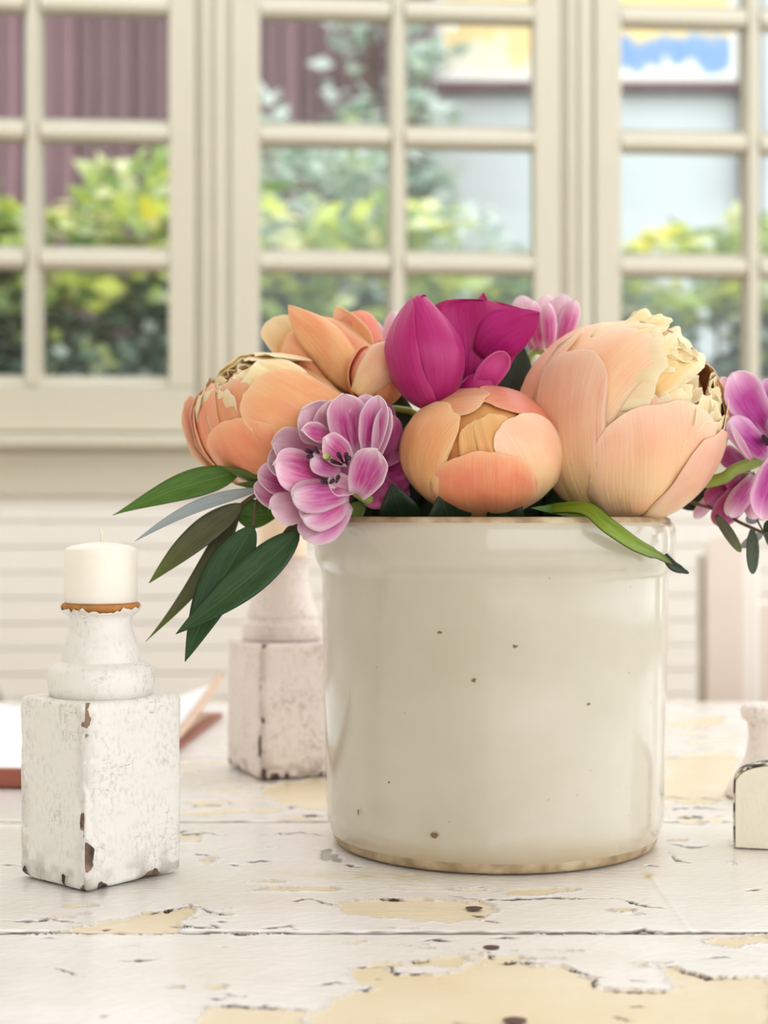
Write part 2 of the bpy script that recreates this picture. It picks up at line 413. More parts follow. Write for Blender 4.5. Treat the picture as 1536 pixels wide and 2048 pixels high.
tag(MB().box(-2.2, 2.2, -1.6, 2.9, -.05, 0).build('floor', M['floor']), kind='structure')
tag(MB().box(-2.2, 2.2, -1.6, 1.25, 2.6, 2.7).build('ceiling', M['ceiling']), kind='structure')  # stops short of the windows; unseen gap added to let skylight in
tag(MB().box(-2.3, -2.2, -1.6, 2.9, 0, 2.6).build('wall_left', M['wallpaint']), kind='structure')
tag(MB().box(2.2, 2.3, 2.35, 2.9, 0, 2.6).box(2.2, 2.3, -1.6, 2.35, 0, .7).box(2.2, 2.3, -1.6, 2.35, 2.4, 2.6).build('wall_right', M['wallpaint']), kind='structure')  # out of view; opening sized to light the room from the right
tag(MB().box(-2.2, -.3, -1.7, -1.6, 0, 2.6).box(-.3, 2.2, -1.7, -1.6, 0, .7).box(-.3, 2.2, -1.7, -1.6, 2.35, 2.6).build('wall_rear', M['wallpaint']), kind='structure')  # out of view; added with an opening to limit light from behind

# ------------------------------------------------------------------ garden outside
t = NT('garden_soil'); o = t.obj()
M['soil'] = t.done(t.bsdf(t.mix(t.noise(o, 6, 4), rgba((96, 88, 66)), rgba((128, 126, 88))), .9))
tag(MB().box(-9, 9, 2.95, 14, -.15, -.05).build('ground', M['soil']), kind='structure')
t = NT('stained_timber'); o = t.obj()
g = t.noise(t.mapping(o, (10, 10, .5)), 3, 4)
col = t.mix(t.ramp(g, [(.3, (0, 0, 0)), (.7, (1, 1, 1))]), rgba((92, 62, 66)), rgba((134, 100, 106)))
hs = t.n('ShaderNodeHueSaturation', {'Color': col, 'Value': t.math('ADD', .8, t.math('MULTIPLY', t.rnd(), .45))})
M['timber'] = t.done(t.bsdf(hs.outputs[0], .45))
YF = 6.5
fence = empty('timber_fence', (0, YF, 0))
tag(fence, 'tall mauve brown fence of vertical timber boards beyond the left garden windows', 'fence')
x = -3.0; i = 0; fm = []
while x < .14:
    w = .078
    if not fm:
        b = MB().box(0, w - .007, 0, .025, -.05, 3.6).build('board', M['timber'], fence, .004); fm.append(b.data)
    else:
        b = bpy.data.objects.new('board', fm[0]); COL.objects.link(b); b.parent = fence
        mm = b.modifiers.new('b', 'BEVEL'); mm.width = .004; mm.segments = 2
    b.location = (x, .008 * ((i * 5) % 3), 0)
    x += w; i += 1
MB().box(-3, .14, .045, .06, -.05, 3.6).build('backing', M['timber'], fence)
MB().box(.10, .20, -.05, .07, -.05, 3.6).build('post', M['timber'], fence, .006)

t = NT('pale_render'); o = t.obj()
M['render'] = t.done(t.bsdf(t.mix(t.noise(o, 3, 4), rgba((206, 216, 216)), rgba((222, 230, 230))), .7))
shed = empty('garden_outbuilding', (1.0, 7.0, 0))
tag(shed, 'pale blue grey rendered outbuilding with brown beam seen through the right window', 'outbuilding')
MB().box(-.78, 2.6, 0, .1, -.05, 3.8).build('rendered_wall', M['render'], shed)
zb_ = lambda py: ZC - (py - 1024) / F * 7.0
MB().box(-.78, .66, -.09, 0, zb_(190), zb_(174)).build('beam', M['timber'], shed, .005)
MB().box(.60, .68, -.10, 0, -.05, 3.8).build('post', M['timber'], shed, .005)
# painted panel: yellow and blue abstract on a white board
t = NT('painted_panel'); o = t.obj()
se = t.n('ShaderNodeSeparateXYZ', {0: o}); X, Z = se.outputs[0], se.outputs[2]
wv = t.math('ADD', Z, t.math('MULTIPLY', t.math('SUBTRACT', t.noise(t.mapping(o, (3, 3, 2)), 1.6, 3), .5), .50))
strk = t.noise(t.mapping(o, (26, 1, 5)), 1, 3)
yel = t.mix(strk, rgba((240, 200, 108)), rgba((240, 226, 178)))
blu = t.mix(strk, rgba((88, 138, 200)), rgba((150, 180, 214)))
upm = t.ramp(wv, [(.15, (0, 0, 0)), (.19, (1, 1, 1))])
xm = t.ramp(X, [(.50, (0, 0, 0)), (.58, (1, 1, 1))])
low = t.mix(xm, rgba((238, 230, 204)), blu)
pc = t.mix(upm, low, yel)
pc = t.mix(t.ramp(wv, [(.035, (1, 1, 1)), (.06, (0, 0, 0))]), pc, rgba((238, 236, 226)))
M['panel'] = t.done(t.bsdf(pc, .4))
M['panelframe'] = plain('panel_frame', (240, 238, 230), .5, .02)
pan = empty('painted_panel', (.26, 6.93, zb_(172)))
tag(pan, 'large white framed panel painted in yellow and blue above the brown beam', 'painting')
W_ = 1.30
MB().box(.0, W_, 0, .03, .03, .62).build('painted_board', M['panel'], pan)
MB().box(-.02, W_ + .02, -.012, .03, 0, .03).build('frame_rail', M['panelframe'], pan, .003)
MB().box(-.02, W_ + .02, -.012, .03, .62, .65).build('frame_rail', M['panelframe'], pan, .003)
MB().box(-.02, .012, -.012, .03, .03, .62).build('frame_stile', M['panelframe'], pan, .003)
MB().box(W_ - .012, W_ + .02, -.012, .03, .03, .62).build('frame_stile', M['panelframe'], pan, .003)

def foliage_mat(name, stops):
    t = NT(name); a = t.attr('leafvar').outputs['Fac']
    col = t.ramp(a, [(p, rgba(c)) for p, c in stops])
    p = t.bsdf(col, .32, Specular_IOR_Level=.6)
    tr = t.n('ShaderNodeBsdfTranslucent', {0: col}).outputs[0]
    return t.done(t.n('ShaderNodeMixShader', {0: .3, 1: p, 2: tr}).outputs[0])
M['hedge_dark'] = foliage_mat('hedge_leaves', [(0, (44, 70, 56)), (.4, (84, 116, 92)), (.66, (140, 168, 146)), (.86, (214, 226, 214)), (1, (204, 216, 120))])  # palest stop paints bright glints onto some of the leaves
M['hedge_top'] = foliage_mat('young_hedge_leaves', [(0, (120, 150, 90)), (.35, (176, 198, 116)), (.65, (220, 228, 96)), (.85, (236, 238, 206)), (1, (240, 228, 70))])
M['sage'] = foliage_mat('sage_leaves', [(0, (146, 170, 152)), (.4, (200, 216, 202)), (.8, (238, 245, 240)), (1, (190, 208, 140))])
M['bark'] = plain('shrub_bark', (92, 76, 62), .8, .2, 30)
def cloud(name, n, box, size, mat, parent, seed, dens=None):
    r = np.random.default_rng(seed)
    (x0, x1), (y0, y1), (z0, z1) = box
    c = np.stack([r.uniform(x0, x1, n * 2), r.uniform(y0, y1, n * 2), r.uniform(z0, z1, n * 2)], 1)
    xn = (c[:, 0] - x0) / (x1 - x0) * 2 - 1; zn = (c[:, 2] - z0) / (z1 - z0)
    top = .82 + .22 * fbm(c[:, 0] * 4 + seed, c[:, 1] * 0, seed) - .10 * np.abs(xn) ** 3
    keep = zn < top
    keep &= fbm(c[:, 0] * 7, c[:, 2] * 7, seed + 3) > (-.30 if dens is None else dens)
    c = c[keep][:n]; n = len(c)
    d = r.normal(size=(n, 3)); d[:, 2] = np.abs(d[:, 2]) * .4 - .1; d /= np.linalg.norm(d, axis=1)[:, None]
    up = r.normal(size=(n, 3)) * .55 + np.array([0, -.5, .8]); s = np.cross(d, up); s /= np.linalg.norm(s, axis=1)[:, None]
    nn = np.cross(s, d); L = size * r.uniform(.6, 1.3, n)[:, None]
    P = np.stack([c, c + d * L * .45 + s * L * .3 + nn * L * .06, c + d * L, c + d * L * .45 - s * L * .3 + nn * L * .06], 1).reshape(-1, 3)
    I = np.arange(n)[:, None] * 4
    f = np.concatenate([I + [0, 1, 2], I + [0, 2, 3]], 0)
    o = mesh(name, P, f.tolist(), mat, parent, smooth=False)
    at_ = o.data.attributes.new('leafvar', 'FLOAT', 'POINT')
    at_.data.foreach_set('value', np.repeat(r.uniform(0, 1, n) ** 1.1, 4))
    o['kind'] = 'stuff'
    return o
def shrub(name, label, X, Y, hw, z0, z1, n, size, mat, seed, top=None, group='hedge shrubs outside the windows'):
    e = empty(name, (X, Y, -.05)); tag(e, label, 'shrub', group)
    cloud('foliage', n, ((-hw, hw), (-.2, .2), (z0, z1)), size, mat, e, seed)
    if top: cloud('new_growth', int(top[2] * 1.5), ((-hw, hw), (-.3, .2), (top[0], top[1])), size * 1.25, M['hedge_top'], e, seed + 50)
    for s in range(4):
        a = s * 1.7 + seed
        tube('branch', [(.03 * math.cos(a), .03 * math.sin(a), 0), (.12 * math.cos(a), .08 * math.sin(a), z1 * .45), (hw * .6 * math.cos(a), .12 * math.sin(a), z1 * .8)], lambda q: .018 * (1 - .7 * q), M['bark'], e, 6, 3)
shrub('hedge_shrub', 'dark green shrub with yellow tipped top behind the left window, leftmost', -1.30, 5.0, .31, .5, 2.07, 5200, .085, M['hedge_dark'], 11, (1.60, 2.02, 420))
shrub('hedge_shrub', 'dark green shrub with a tall pale shoot beneath the brown fence boards', -.68, 5.0, .30, .5, 2.07, 5200, .085, M['hedge_dark'], 12, (1.62, 2.16, 420))
shrub('hedge_shrub', 'green shrub with lime new growth behind left half of the middle window', -.07, 5.05, .30, .5, 2.02, 5200, .085, M['hedge_dark'], 13, (1.55, 1.98, 420))
shrub('hedge_shrub', 'green shrub behind right half of middle window, above the magenta blooms', .54, 5.05, .30, .5, 1.94, 4600, .08, M['hedge_dark'], 14, (1.55, 1.86, 220))
shrub('hedge_shrub', 'dark green shrub behind the right window, above the largest peony', 1.15, 5.0, .30, .5, 2.02, 5200, .085, M['hedge_dark'], 15, (1.58, 2.02, 300))
shrub('hedge_shrub', 'dark green shrub at the far right edge of the right window', 1.77, 5.0, .30, .5, 2.07, 4000, .085, M['hedge_dark'], 16, (1.6, 2.0, 200))
shrub('sage_bush', 'tall pale sage green bush in front of fence in the middle window', -.28, 5.7, .27, 1.2, 2.72, 1500, .085, M['sage'], 21, group=None)
shrub('sage_bush', 'pale whitish green bush beside the brown fence post, middle window', .34, 5.75, .29, 1.0, 2.35, 1200, .085, M['sage'], 22, group=None)
tr_ = empty('young_tree', (-.05, 6.28, -.05)); tag(tr_, 'slender light green tree rising against the fence in the middle window', 'tree')
tube('trunk', [(0, 0, 0), (.03, 0, 1.6), (-.02, 0, 3.1)], lambda q: .025 * (1 - .6 * q), M['bark'], tr_, 7, 4)
cloud('crown', 480, ((-.16, .34), (-.10, .10), (2.2, 3.2)), .1, M['sage'], tr_, 33)

# ------------------------------------------------------------------ table
def g2(px, py):      # pixel on the table top -> table x, Y
    Y = (ZC - ZT) * F / (py - 1024); return ((px - 768) / F * Y, Y)
BARE = [
    [(640, 2060), (600, 2035), (640, 2020), (690, 1992), (748, 1976), (700, 1962), (690, 1938), (760, 1930), (795, 1950), (890, 1946), (940, 1930), (1000, 1924), (1060, 1930), (1130, 1932), (1185, 1956), (1190, 1976), (1270, 1982), (1350, 1984), (1356, 1972), (1330, 1952), (1326, 1930), (1420, 1955), (1545, 1952), (1545, 2060)],
    [(405, 2012), (530, 2016), (612, 2020), (590, 2040), (640, 2060), (390, 2060)],
    [(690, 1802), (760, 1796), (860, 1800), (990, 1806), (1004, 1822), (960, 1842), (880, 1846), (700, 1830), (660, 1816)],
    [(60, 1868), (200, 1846), (330, 1822), (385, 1811), (378, 1840), (360, 1868)],
    [(1325, 1512), (1470, 1500), (1490, 1570), (1440, 1606), (1325, 1606)],
    [(520, 1572), (660, 1556), (660, 1622), (560, 1612)],
    [(1330, 1440), (1440, 1432), (1450, 1452), (1340, 1458)],
    [(385, 1722), (425, 1712), (420, 1728), (398, 1732)],
    [(1420, 1880), (1545, 1866), (1545, 1884), (1450, 1896)],
]
BROWN = [[(640, 1702), (668, 1698), (684, 1712), (672, 1724), (645, 1720)]]
CRACK_SHADE_LINES = [  # dark lines: real cracks, plus painted-in shadow under curled paint edges
    [(690, 1936), (780, 1930), (790, 1946), (895, 1946)], [(1120, 1931), (1160, 1944), (1188, 1954), (1212, 1955)], [(1190, 1956), (1186, 1972)],
    [(1332, 1931), (1410, 1955), (1480, 1956)], [(1242, 1796), (1270, 1808), (1326, 1817)], [(1252, 1800), (1292, 1814)],
    [(385, 1810), (440, 1828), (470, 1829)], [(0, 1840), (70, 1843), (100, 1838), (160, 1846)], [(290, 1828), (385, 1811)],
    [(420, 1848), (440, 1856)], [(520, 1858), (580, 1850), (600, 1864)], [(585, 1803), (620, 1797), (672, 1810)], [(890, 1790), (960, 1800), (1100, 1796), (1240, 1796)],
    [(415, 2010), (530, 2014), (610, 2018)], [(700, 1982), (752, 1975)], [(110, 1935), (165, 1953)], [(990, 1925), (1100, 1926)], [(975, 1900), (985, 1918)],
    [(370, 1668), (410, 1664), (452, 1671)], [(520, 1670), (600, 1664), (655, 1671)], [(1330, 1685), (1380, 1695), (1425, 1691)], [(1225, 1863), (1290, 1859), (1335, 1863)],
    [(330, 1850), (440, 1856)], [(1440, 1864), (1510, 1866)], [(900, 2040), (950, 2048)], [(1225, 2028), (1265, 2042)], [(0, 1729), (44, 1731)], [(385, 1706), (425, 1712)],
    [(1335, 1700), (1350, 1720), (1390, 1728)], [(1200, 1980), (1330, 1983)], [(940, 1826), (968, 1832)], [(600, 1630), (655, 1632)], [(1325, 1590), (1380, 1596)], [(1400, 1592), (1450, 1600)],
    [(380, 1612), (470, 1608)], [(1325, 1618), (1410, 1614), (1455, 1620)], [(1340, 1634), (1450, 1632)],
]
rr_ = random.Random(5)
for _ in range(34):
    a0 = rr_.uniform(0, 1536); b0 = rr_.choice([rr_.uniform(1655, 1860), rr_.uniform(1872, 2040), rr_.uniform(1560, 1640)])
    pl = [(a0, b0)]
    for _k in range(rr_.randint(1, 3)): pl.append((pl[-1][0] + rr_.uniform(8, 34), pl[-1][1] + rr_.uniform(-4, 4)))
    CRACK_SHADE_LINES.append(pl)
def inpoly(px, py, poly):
    c = np.zeros(px.shape, bool); n = len(poly)
    for i in range(n):
        x1, y1 = poly[i]; x2, y2 = poly[(i + 1) % n]
        if y1 == y2: continue
        c ^= ((y1 > py) != (y2 > py)) & (px < (x2 - x1) * (py - y1) / (y2 - y1) + x1)
    return c
def plank(x0, x1, y0, y1, xs, ys, parent, seed):
    X, Y = np.meshgrid(xs, ys)
    px = 768 + X / Y * F; py = 1024 + (ZC - ZT) * F / Y
    wpx = px + 9 * vn(px / 9, py / 4, seed) + 14 * vn(px / 26, py / 9, seed + 1)
    wpy = py + 2.6 * vn(px / 10, py / 5, seed + 2) + 3.5 * vn(px / 30, py / 10, seed + 3)
    bare = np.zeros(X.shape); brown = np.zeros(X.shape)
    for p in BARE: bare = np.maximum(bare, inpoly(wpx, wpy, p))
    for p in BROWN: brown = np.maximum(brown, inpoly(wpx, wpy, p))
    far = py < 1640
    rnd = fbm(X * 26 + 3, Y * 60, 77, 4)
    bare = np.maximum(bare, (rnd > np.where(far, .29, .43)) * 1.0)
    crack_shade = np.zeros(X.shape); cpx = px + 5 * vn(px / 8, py / 3, seed + 5); cpy = py + 1.6 * vn(px / 9, py / 4, seed + 6)
    for pl in CRACK_SHADE_LINES:
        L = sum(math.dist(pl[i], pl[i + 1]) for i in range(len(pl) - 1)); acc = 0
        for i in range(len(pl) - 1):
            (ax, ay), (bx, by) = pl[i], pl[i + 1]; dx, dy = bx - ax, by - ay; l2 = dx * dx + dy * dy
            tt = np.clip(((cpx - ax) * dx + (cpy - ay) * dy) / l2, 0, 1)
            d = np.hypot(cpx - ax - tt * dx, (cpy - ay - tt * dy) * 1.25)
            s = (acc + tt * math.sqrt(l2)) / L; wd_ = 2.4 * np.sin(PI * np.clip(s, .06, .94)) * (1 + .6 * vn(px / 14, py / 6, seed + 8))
            crack_shade = np.maximum(crack_shade, np.clip(wd_ - d + .4, 0, 1)); acc += math.sqrt(l2)
    # long groove in the paint right of the crock
    gx = (px - 1300) - (py - 1750) * .70; gm = np.exp(-(gx / 5) ** 2) * ((py > 1752) & (py < 1862))
    stain = .75 * np.exp(-((py - 1752 - .02 * (px - 700)) / 9) ** 2) * np.clip(1 - np.abs(px - 720) / 260, 0, 1) * (.6 + .4 * vn(px / 20, py / 8, 9))
    stain = np.maximum(stain, np.exp(-((px - 1298) / 9) ** 2 - ((py - 1752) / 6) ** 2))
    z = -.0006 * bare - .0009 * crack_shade - .0008 * brown + .0005 * gm + .00012 * vn(X * 300, Y * 900, seed)
    # rim of paint lifting along the torn edges
    gb = np.abs(np.gradient(bare)[0]) + np.abs(np.gradient(bare)[1])
    z += .0009 * np.clip(gb, 0, 1) * (bare < .5)
    edge = np.minimum(np.minimum(Y - y0, y1 - Y), .004) / .004
    z -= .0022 * (1 - edge) ** 2
    crack_shade = np.maximum(crack_shade, np.clip(1.5 - np.minimum(Y - y0, y1 - Y) / .0017 + .5 * vn(px / 30, py, 50), 0, 1) * .85)
    ny, nx = X.shape
    V = np.stack([X, Y, ZT + z], -1).reshape(-1, 3)
    Fq = grid_faces(ny, nx)
    n0 = len(V); V = np.concatenate([V, [[x0, y0, ZT - .03], [x1, y0, ZT - .03], [x1, y1, ZT - .03], [x0, y1, ZT - .03]]])
    a = [n0, n0 + 1, n0 + 2, n0 + 3]
    Fq.append((a[0], a[1]) + tuple(range(nx - 1, -1, -1)))
    Fq.append((a[2], a[3]) + tuple(range((ny - 1) * nx, ny * nx)))
    Fq.append((a[3], a[0]) + tuple(i * nx for i in range(ny)))
    Fq.append((a[1], a[2]) + tuple(i * nx + nx - 1 for i in range(ny - 1, -1, -1)))
    Fq.append((a[3], a[2], a[1], a[0]))
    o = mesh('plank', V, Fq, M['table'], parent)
    C = np.zeros((len(V), 4)); C[:, 3] = 1
    C[:n0, 0] = bare.ravel(); C[:n0, 1] = np.maximum(crack_shade, brown * .55).ravel(); C[:n0, 2] = np.clip(stain, 0, 1).ravel()
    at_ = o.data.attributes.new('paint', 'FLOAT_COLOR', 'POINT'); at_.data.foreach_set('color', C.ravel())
    return o
table = empty('dining_table', (0, 0, 0))
tag(table, 'white wooden plank table with peeling paint showing yellow underneath', 'table')
TX0, TX1 = -.95, .95
def span(a, b, fa, fb, st, co_):
    xs = []
    x = a
    while x < b - 1e-6:
        xs.append(x); x += st if fa <= x < fb else co_
    xs.append(b); return np.array(xs)
xsf = span(TX0, TX1, -.25, .25, .0013, .05); xsm = span(TX0, TX1, -.42, .42, .0028, .05)
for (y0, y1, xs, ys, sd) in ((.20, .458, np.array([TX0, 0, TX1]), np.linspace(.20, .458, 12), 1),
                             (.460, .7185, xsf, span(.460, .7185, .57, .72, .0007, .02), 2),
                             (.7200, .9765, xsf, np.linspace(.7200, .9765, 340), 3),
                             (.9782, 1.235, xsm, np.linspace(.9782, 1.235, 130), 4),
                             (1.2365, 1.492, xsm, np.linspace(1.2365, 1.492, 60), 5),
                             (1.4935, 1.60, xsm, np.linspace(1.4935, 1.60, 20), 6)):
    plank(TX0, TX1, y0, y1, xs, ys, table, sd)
ap = MB(); ap.box(TX0 + .06, TX1 - .06, .26, .285, ZT - .13, ZT - .03)
ap.build('apron', M['table'], table, .003)
MB().box(TX0 + .06, TX1 - .06, 1.515, 1.54, ZT - .13, ZT - .03).build('apron', M['table'], table, .003)
for sx in (TX0 + .10, TX1 - .10):
    for sy in (.31, 1.49):
        lathe('leg', smooth_prof([(.018, 0), (.024, .06), (.03, .3), (.035, .5), (.028, .56), (.04, .60), (.04, .72)], 3), M['table'], table, 20, (sx, sy, 0))
for (px, py, r) in ((948, 1818, .0042), (983, 1896, .0036), (1030, 2043, .0046)):
    X, Y = g2(px, py)
    v = [(0, 0, .0004)] + [(r * (1 + .12 * math.sin(3 * a)) * math.cos(a), r * math.sin(a), .0) for a in np.linspace(0, 2 * PI, 17)[:-1]]
    mesh('nail', v, [(0, 1 + i, 1 + (i + 1) % 16) for i in range(16)], M['iron'], table, loc=(X, Y, ZT + .0004))

# ------------------------------------------------------------------ crock
CX, CY = .0656, .924
crock = empty('stoneware_crock', (CX, CY, ZT + .0006))
tag(crock, 'large off-white glazed stoneware crock holding the bouquet', 'crock')
lathe('glazed_body', smooth_prof([(.0966, .0062), (.0985, .011), (.0999, .020), (.1006, .05), (.1013, .09), (.1021, .130), (.1024, .154), (.1030, .1605), (.1056, .1655), (.1068, .172), (.1069, .181), (.1060, .1862), (.1042, .1886)], 5)
      , M['glaze'], crock, 144)
lathe('rim', [(.1042, .1886), (.1030, .1908), (.1005, .1918), (.0975, .1912), (.0962, .189), (.0955, .18)], M['bare_clay'], crock, 144)
lathe('inner_wall', [(.0955, .18), (.0945, .10), (.0930, .02), (.088, .012), (.0, .012)], M['glaze'], crock, 96)
lathe('foot_band', [(.0, 0), (.092, 0), (.0945, .0010), (.0958, .003), (.0966, .0062)], M['bare_clay'], crock, 144)
def pit(px, py, rw, rh, seed):
    # small irregular disc lying on the glaze
    s = (px - 768) / F; dz = -(py - 1024) / F
    A = s * s + 1; B = -2 * (s * CX + CY); C_ = CX * CX + CY * CY - (.1018) ** 2
    Y = (-B - math.sqrt(B * B - 4 * A * C_)) / (2 * A)
    th = math.atan2(Y - CY, s * Y - CX); zc_ = ZC + dz * Y - ZT; R_ = .1009 + .0018 * min(1, zc_ / .156) + .0002
    v = [(R_ * math.cos(th), R_ * math.sin(th), zc_)]; r = random.Random(seed)
    for a in np.linspace(0, 2 * PI, 13)[:-1]:
        q = r.uniform(.6, 1.15); t2 = th + rw * q * math.cos(a) / R_
        v.append(((R_ - .0001) * math.cos(t2), (R_ - .0001) * math.sin(t2), zc_ + rh * q * math.sin(a)))
    mesh('glaze_pit', v, [(0, 1 + i, 1 + (i + 1) % 12) for i in range(12)], M['pit'], crock, smooth=False)
for i, q in enumerate(((867, 1673, .0022, .0018), (948, 1363, .0012, .0013), (1030, 1295, .0013, .0010), (880, 1267, .0018, .0008), (1178, 1410, .0010, .0009), (715, 1627, .0008, .0016), (777, 1567, .0007, .0008), (1010, 1048, .001, .001))):
    pit(*q, i)

# ------------------------------------------------------------------ candle holders and candles
def wear_attr(o, wear, grime):
    C = np.zeros((len(o.data.vertices), 4)); C[:, 3] = 1; C[:, 0] = wear; C[:, 1] = grime
    a_ = o.data.attributes.new('wear', 'FLOAT_COLOR', 'POINT'); a_.data.foreach_set('color', C.ravel())
def block(parent, w, d, h, mat, seed, chips=1.0, nw=44, nh=64):
    # rounded square block: rings of a superellipse cross-section, slightly battered
    n = nw * 4; hs = np.concatenate([[0, .0012, .003], np.linspace(.006, h - .006, nh), [h - .003, h - .0012, h - .0002]])
    V = []; rc = .004
    loop = []
    for side in range(4):
        for i in range(nw):
            s = i / nw * 2 - 1
            if side == 0: loop.append((s, -1))
            elif side == 1: loop.append((1, s))
            elif side == 2: loop.append((-s, 1))
            else: loop.append((-1, -s))
    loop = np.array(loop)
    xy = loop * np.array([w / 2, d / 2])
    ex = np.maximum(np.abs(xy[:, 0]) - (w / 2 - rc), 0); ey = np.maximum(np.abs(xy[:, 1]) - (d / 2 - rc), 0)
    # true rounded corner
    for k_, (x, y) in enumerate(xy):
        if ex[k_] > 0 and ey[k_] > 0:
            L = math.hypot(ex[k_], ey[k_]); f = rc / L
            xy[k_, 0] = math.copysign(w / 2 - rc + ex[k_] * f, x); xy[k_, 1] = math.copysign(d / 2 - rc + ey[k_] * f, y)
    arc = np.arange(n) / n * 2 * (w + d)
    edge = np.minimum(np.abs((arc[:, None] - np.array([0, w, w + d, 2 * w + d, 2 * (w + d)])[None]).min(1) if False else np.min(np.abs(arc[:, None] - np.array([0, w, w + d, 2 * w + d, 2 * (w + d)])[None]), axis=1)), 1)
    W = []; G = []
    for z in hs:
        dz = min(z, h - z); ins = 0 if dz >= .004 else .004 * (1 - math.sqrt(max(0, 1 - (1 - dz / .004) ** 2)))
        nz1 = fbm(arc * 40, np.full(n, z * 40), seed); nz2 = fbm(arc * 260, np.full(n, z * 180), seed + 7, 3)
        ce = np.exp(-(edge / .006) ** 2)
        chip = np.clip(fbm(arc * 30 + 7, np.full(n, z * 70), seed + 20) * 2.2 + .35 - z / h * .5, 0, 1) * ce * chips * np.where(np.minimum(arc, 2 * (w + d) - arc) < .012, 1., .3)
        bot = math.exp(-(z / .007) ** 2)
        chip = np.maximum(chip, bot * np.clip(vn(arc * 220, np.full(n, z * 120), seed + 31) * 1.6, 0, 1) * chips)
        off = -ins + .0006 * nz1 + .0003 * nz2 - .0022 * chip
        L = np.hypot(xy[:, 0], xy[:, 1])
        V += [(*(p * (1 + o_ / l)), z) for p, o_, l in zip(xy, off, L)]
        W.append(np.clip(chip * 1.0, 0, 1)); G.append(np.clip(.9 * math.exp(-(z / .013) ** 2) * np.clip(vn(arc * 140, np.full(n, z * 220), seed + 51) * 1.4 + .25, 0, 1) + .4 * ce * (fbm(arc * 60, np.full(n, z * 60), seed + 40) > -.1) + .0 * nz1, 0, 1))
    f = grid_faces(len(hs), n, True)
    f.append(tuple(range(n - 1, -1, -1))); f.append(tuple(range(len(V) - n, len(V))))
    o = mesh('block', V, f, mat, parent)
    wear_attr(o, np.concatenate(W), np.concatenate(G))
    return o
def neck(parent, prof, z0, mat, seed, name='turned_neck', rag=None):
    P = smooth_prof(prof, 6)
    def warp(a, z): return float(.0005 * fbm(a * 4, z * 120, seed) + .0002 * vn(a * 20, z * 500, seed + 3))
    o = lathe(name, P, mat, parent, 72, (0, 0, z0), warp)
    co_ = np.array([v.co for v in o.data.vertices]); a = np.arctan2(co_[:, 1], co_[:, 0])
    zz_ = co_[:, 2]
    if rag:
        q = np.clip(.62 + .75 * fbm(np.cos(a) * 2.4 + 5, np.sin(a) * 2.4, seed + 4) + .35 * vn(np.cos(a) * 11, np.sin(a) * 11, seed + 6), .12, 1.05)
        for v, f_ in zip(o.data.vertices, q):
            if v.co.z > rag: v.co.z = rag + (v.co.z - rag) * f_
        sm = o.modifiers.new('s', 'SOLIDIFY'); sm.thickness = .0007; sm.offset = -1
    rs = np.hypot(co_[:, 0], co_[:, 1])
    wear_attr(o, .30 * (vn(a * 3, zz_ * 420, seed + 9) > .72), np.clip(.6 * np.exp(-(zz_ / .003) ** 2), 0, 1))
    return o
def holder(name, label, cx, cy, ang, w, d, h, prof, mat, seed, chips, rim=True):
    e = empty(name, (cx, cy, ZT + .0006), ang); tag(e, label, 'candle holder')
    block(e, w, d, h, mat, seed, chips)
    neck(e, prof, h - .001, mat, seed + 1, rag=.0445 if rim else None)
    return e
p1 = [(.018, .0), (.0262, .0003), (.0275, .003), (.0284, .009), (.0272, .0155), (.0226, .0185), (.0212, .0195), (.0209, .024), (.0196, .029), (.0172, .034), (.0164, .0385), (.0170, .0425), (.0200, .0455), (.0214, .0480), (.0218, .0492)]
h1 = holder('candle_holder', 'chipped white square candle holder with turned neck and bare wood rim', -.1520, .8330, math.radians(48), .066, .058, .0965, p1, M['chip'], 3, 1.0)
# exposed wood band with a ragged paint line
tag(lathe('bare_rim', [(.0, .040), (.0140, .040), (.0160, .0442), (.0203, .0468), (.0208, .0494), (.0204, .0500), (.0, .0500)], M['barewood'], h1, 64, (0, 0, .0955)), 'bare brown wood rim')
p2 = [(.02, .0), (.0285, .001), (.0300, .006), (.0298, .013), (.0270, .0155), (.0262, .018), (.0268, .0205), (.0245, .027), (.0210, .038), (.0195, .048), (.0192, .054), (.0212, .058), (.0236, .0615), (.0225, .0622), (.0, .0622)]
h2 = holder('candle_holder', 'weathered pinkish white candle holder half hidden behind the crock', -.0765, 1.1665, math.radians(24), .062, .078, .0985, p2, M['chip2'], 17, 1.0, False)
def candle(label, cx, cy, z0, r, h, mat, group=None):
    e = empty('candle', (cx, cy, z0)); tag(e, label, 'candle')
    lathe('wax', [(0, 0), (r * .97, 0), (r, .001), (r, h - .0015), (r * .975, h - .0004), (r * .8, h + .0012), (r * .35, h + .0028), (.0, h + .0032)], mat, e, 64)
    tube('wick', [(0, 0, h + .002), (.0005, 0, h + .006), (-.0006, .0004, h + .0105)], .0009, M['wick'], e, 6, 3)
candle('short cream pillar candle on the left candle holder', -.1520, .8330, ZT + .0006 + .0955 + .0502, .0195, .0295, M['wax'])
candle('peach tinted candle on holder behind the eucalyptus leaves', -.0765, 1.1665, ZT + .0006 + .0985 - .001 + .0624, .0180, .0300, M['wax_peach'])

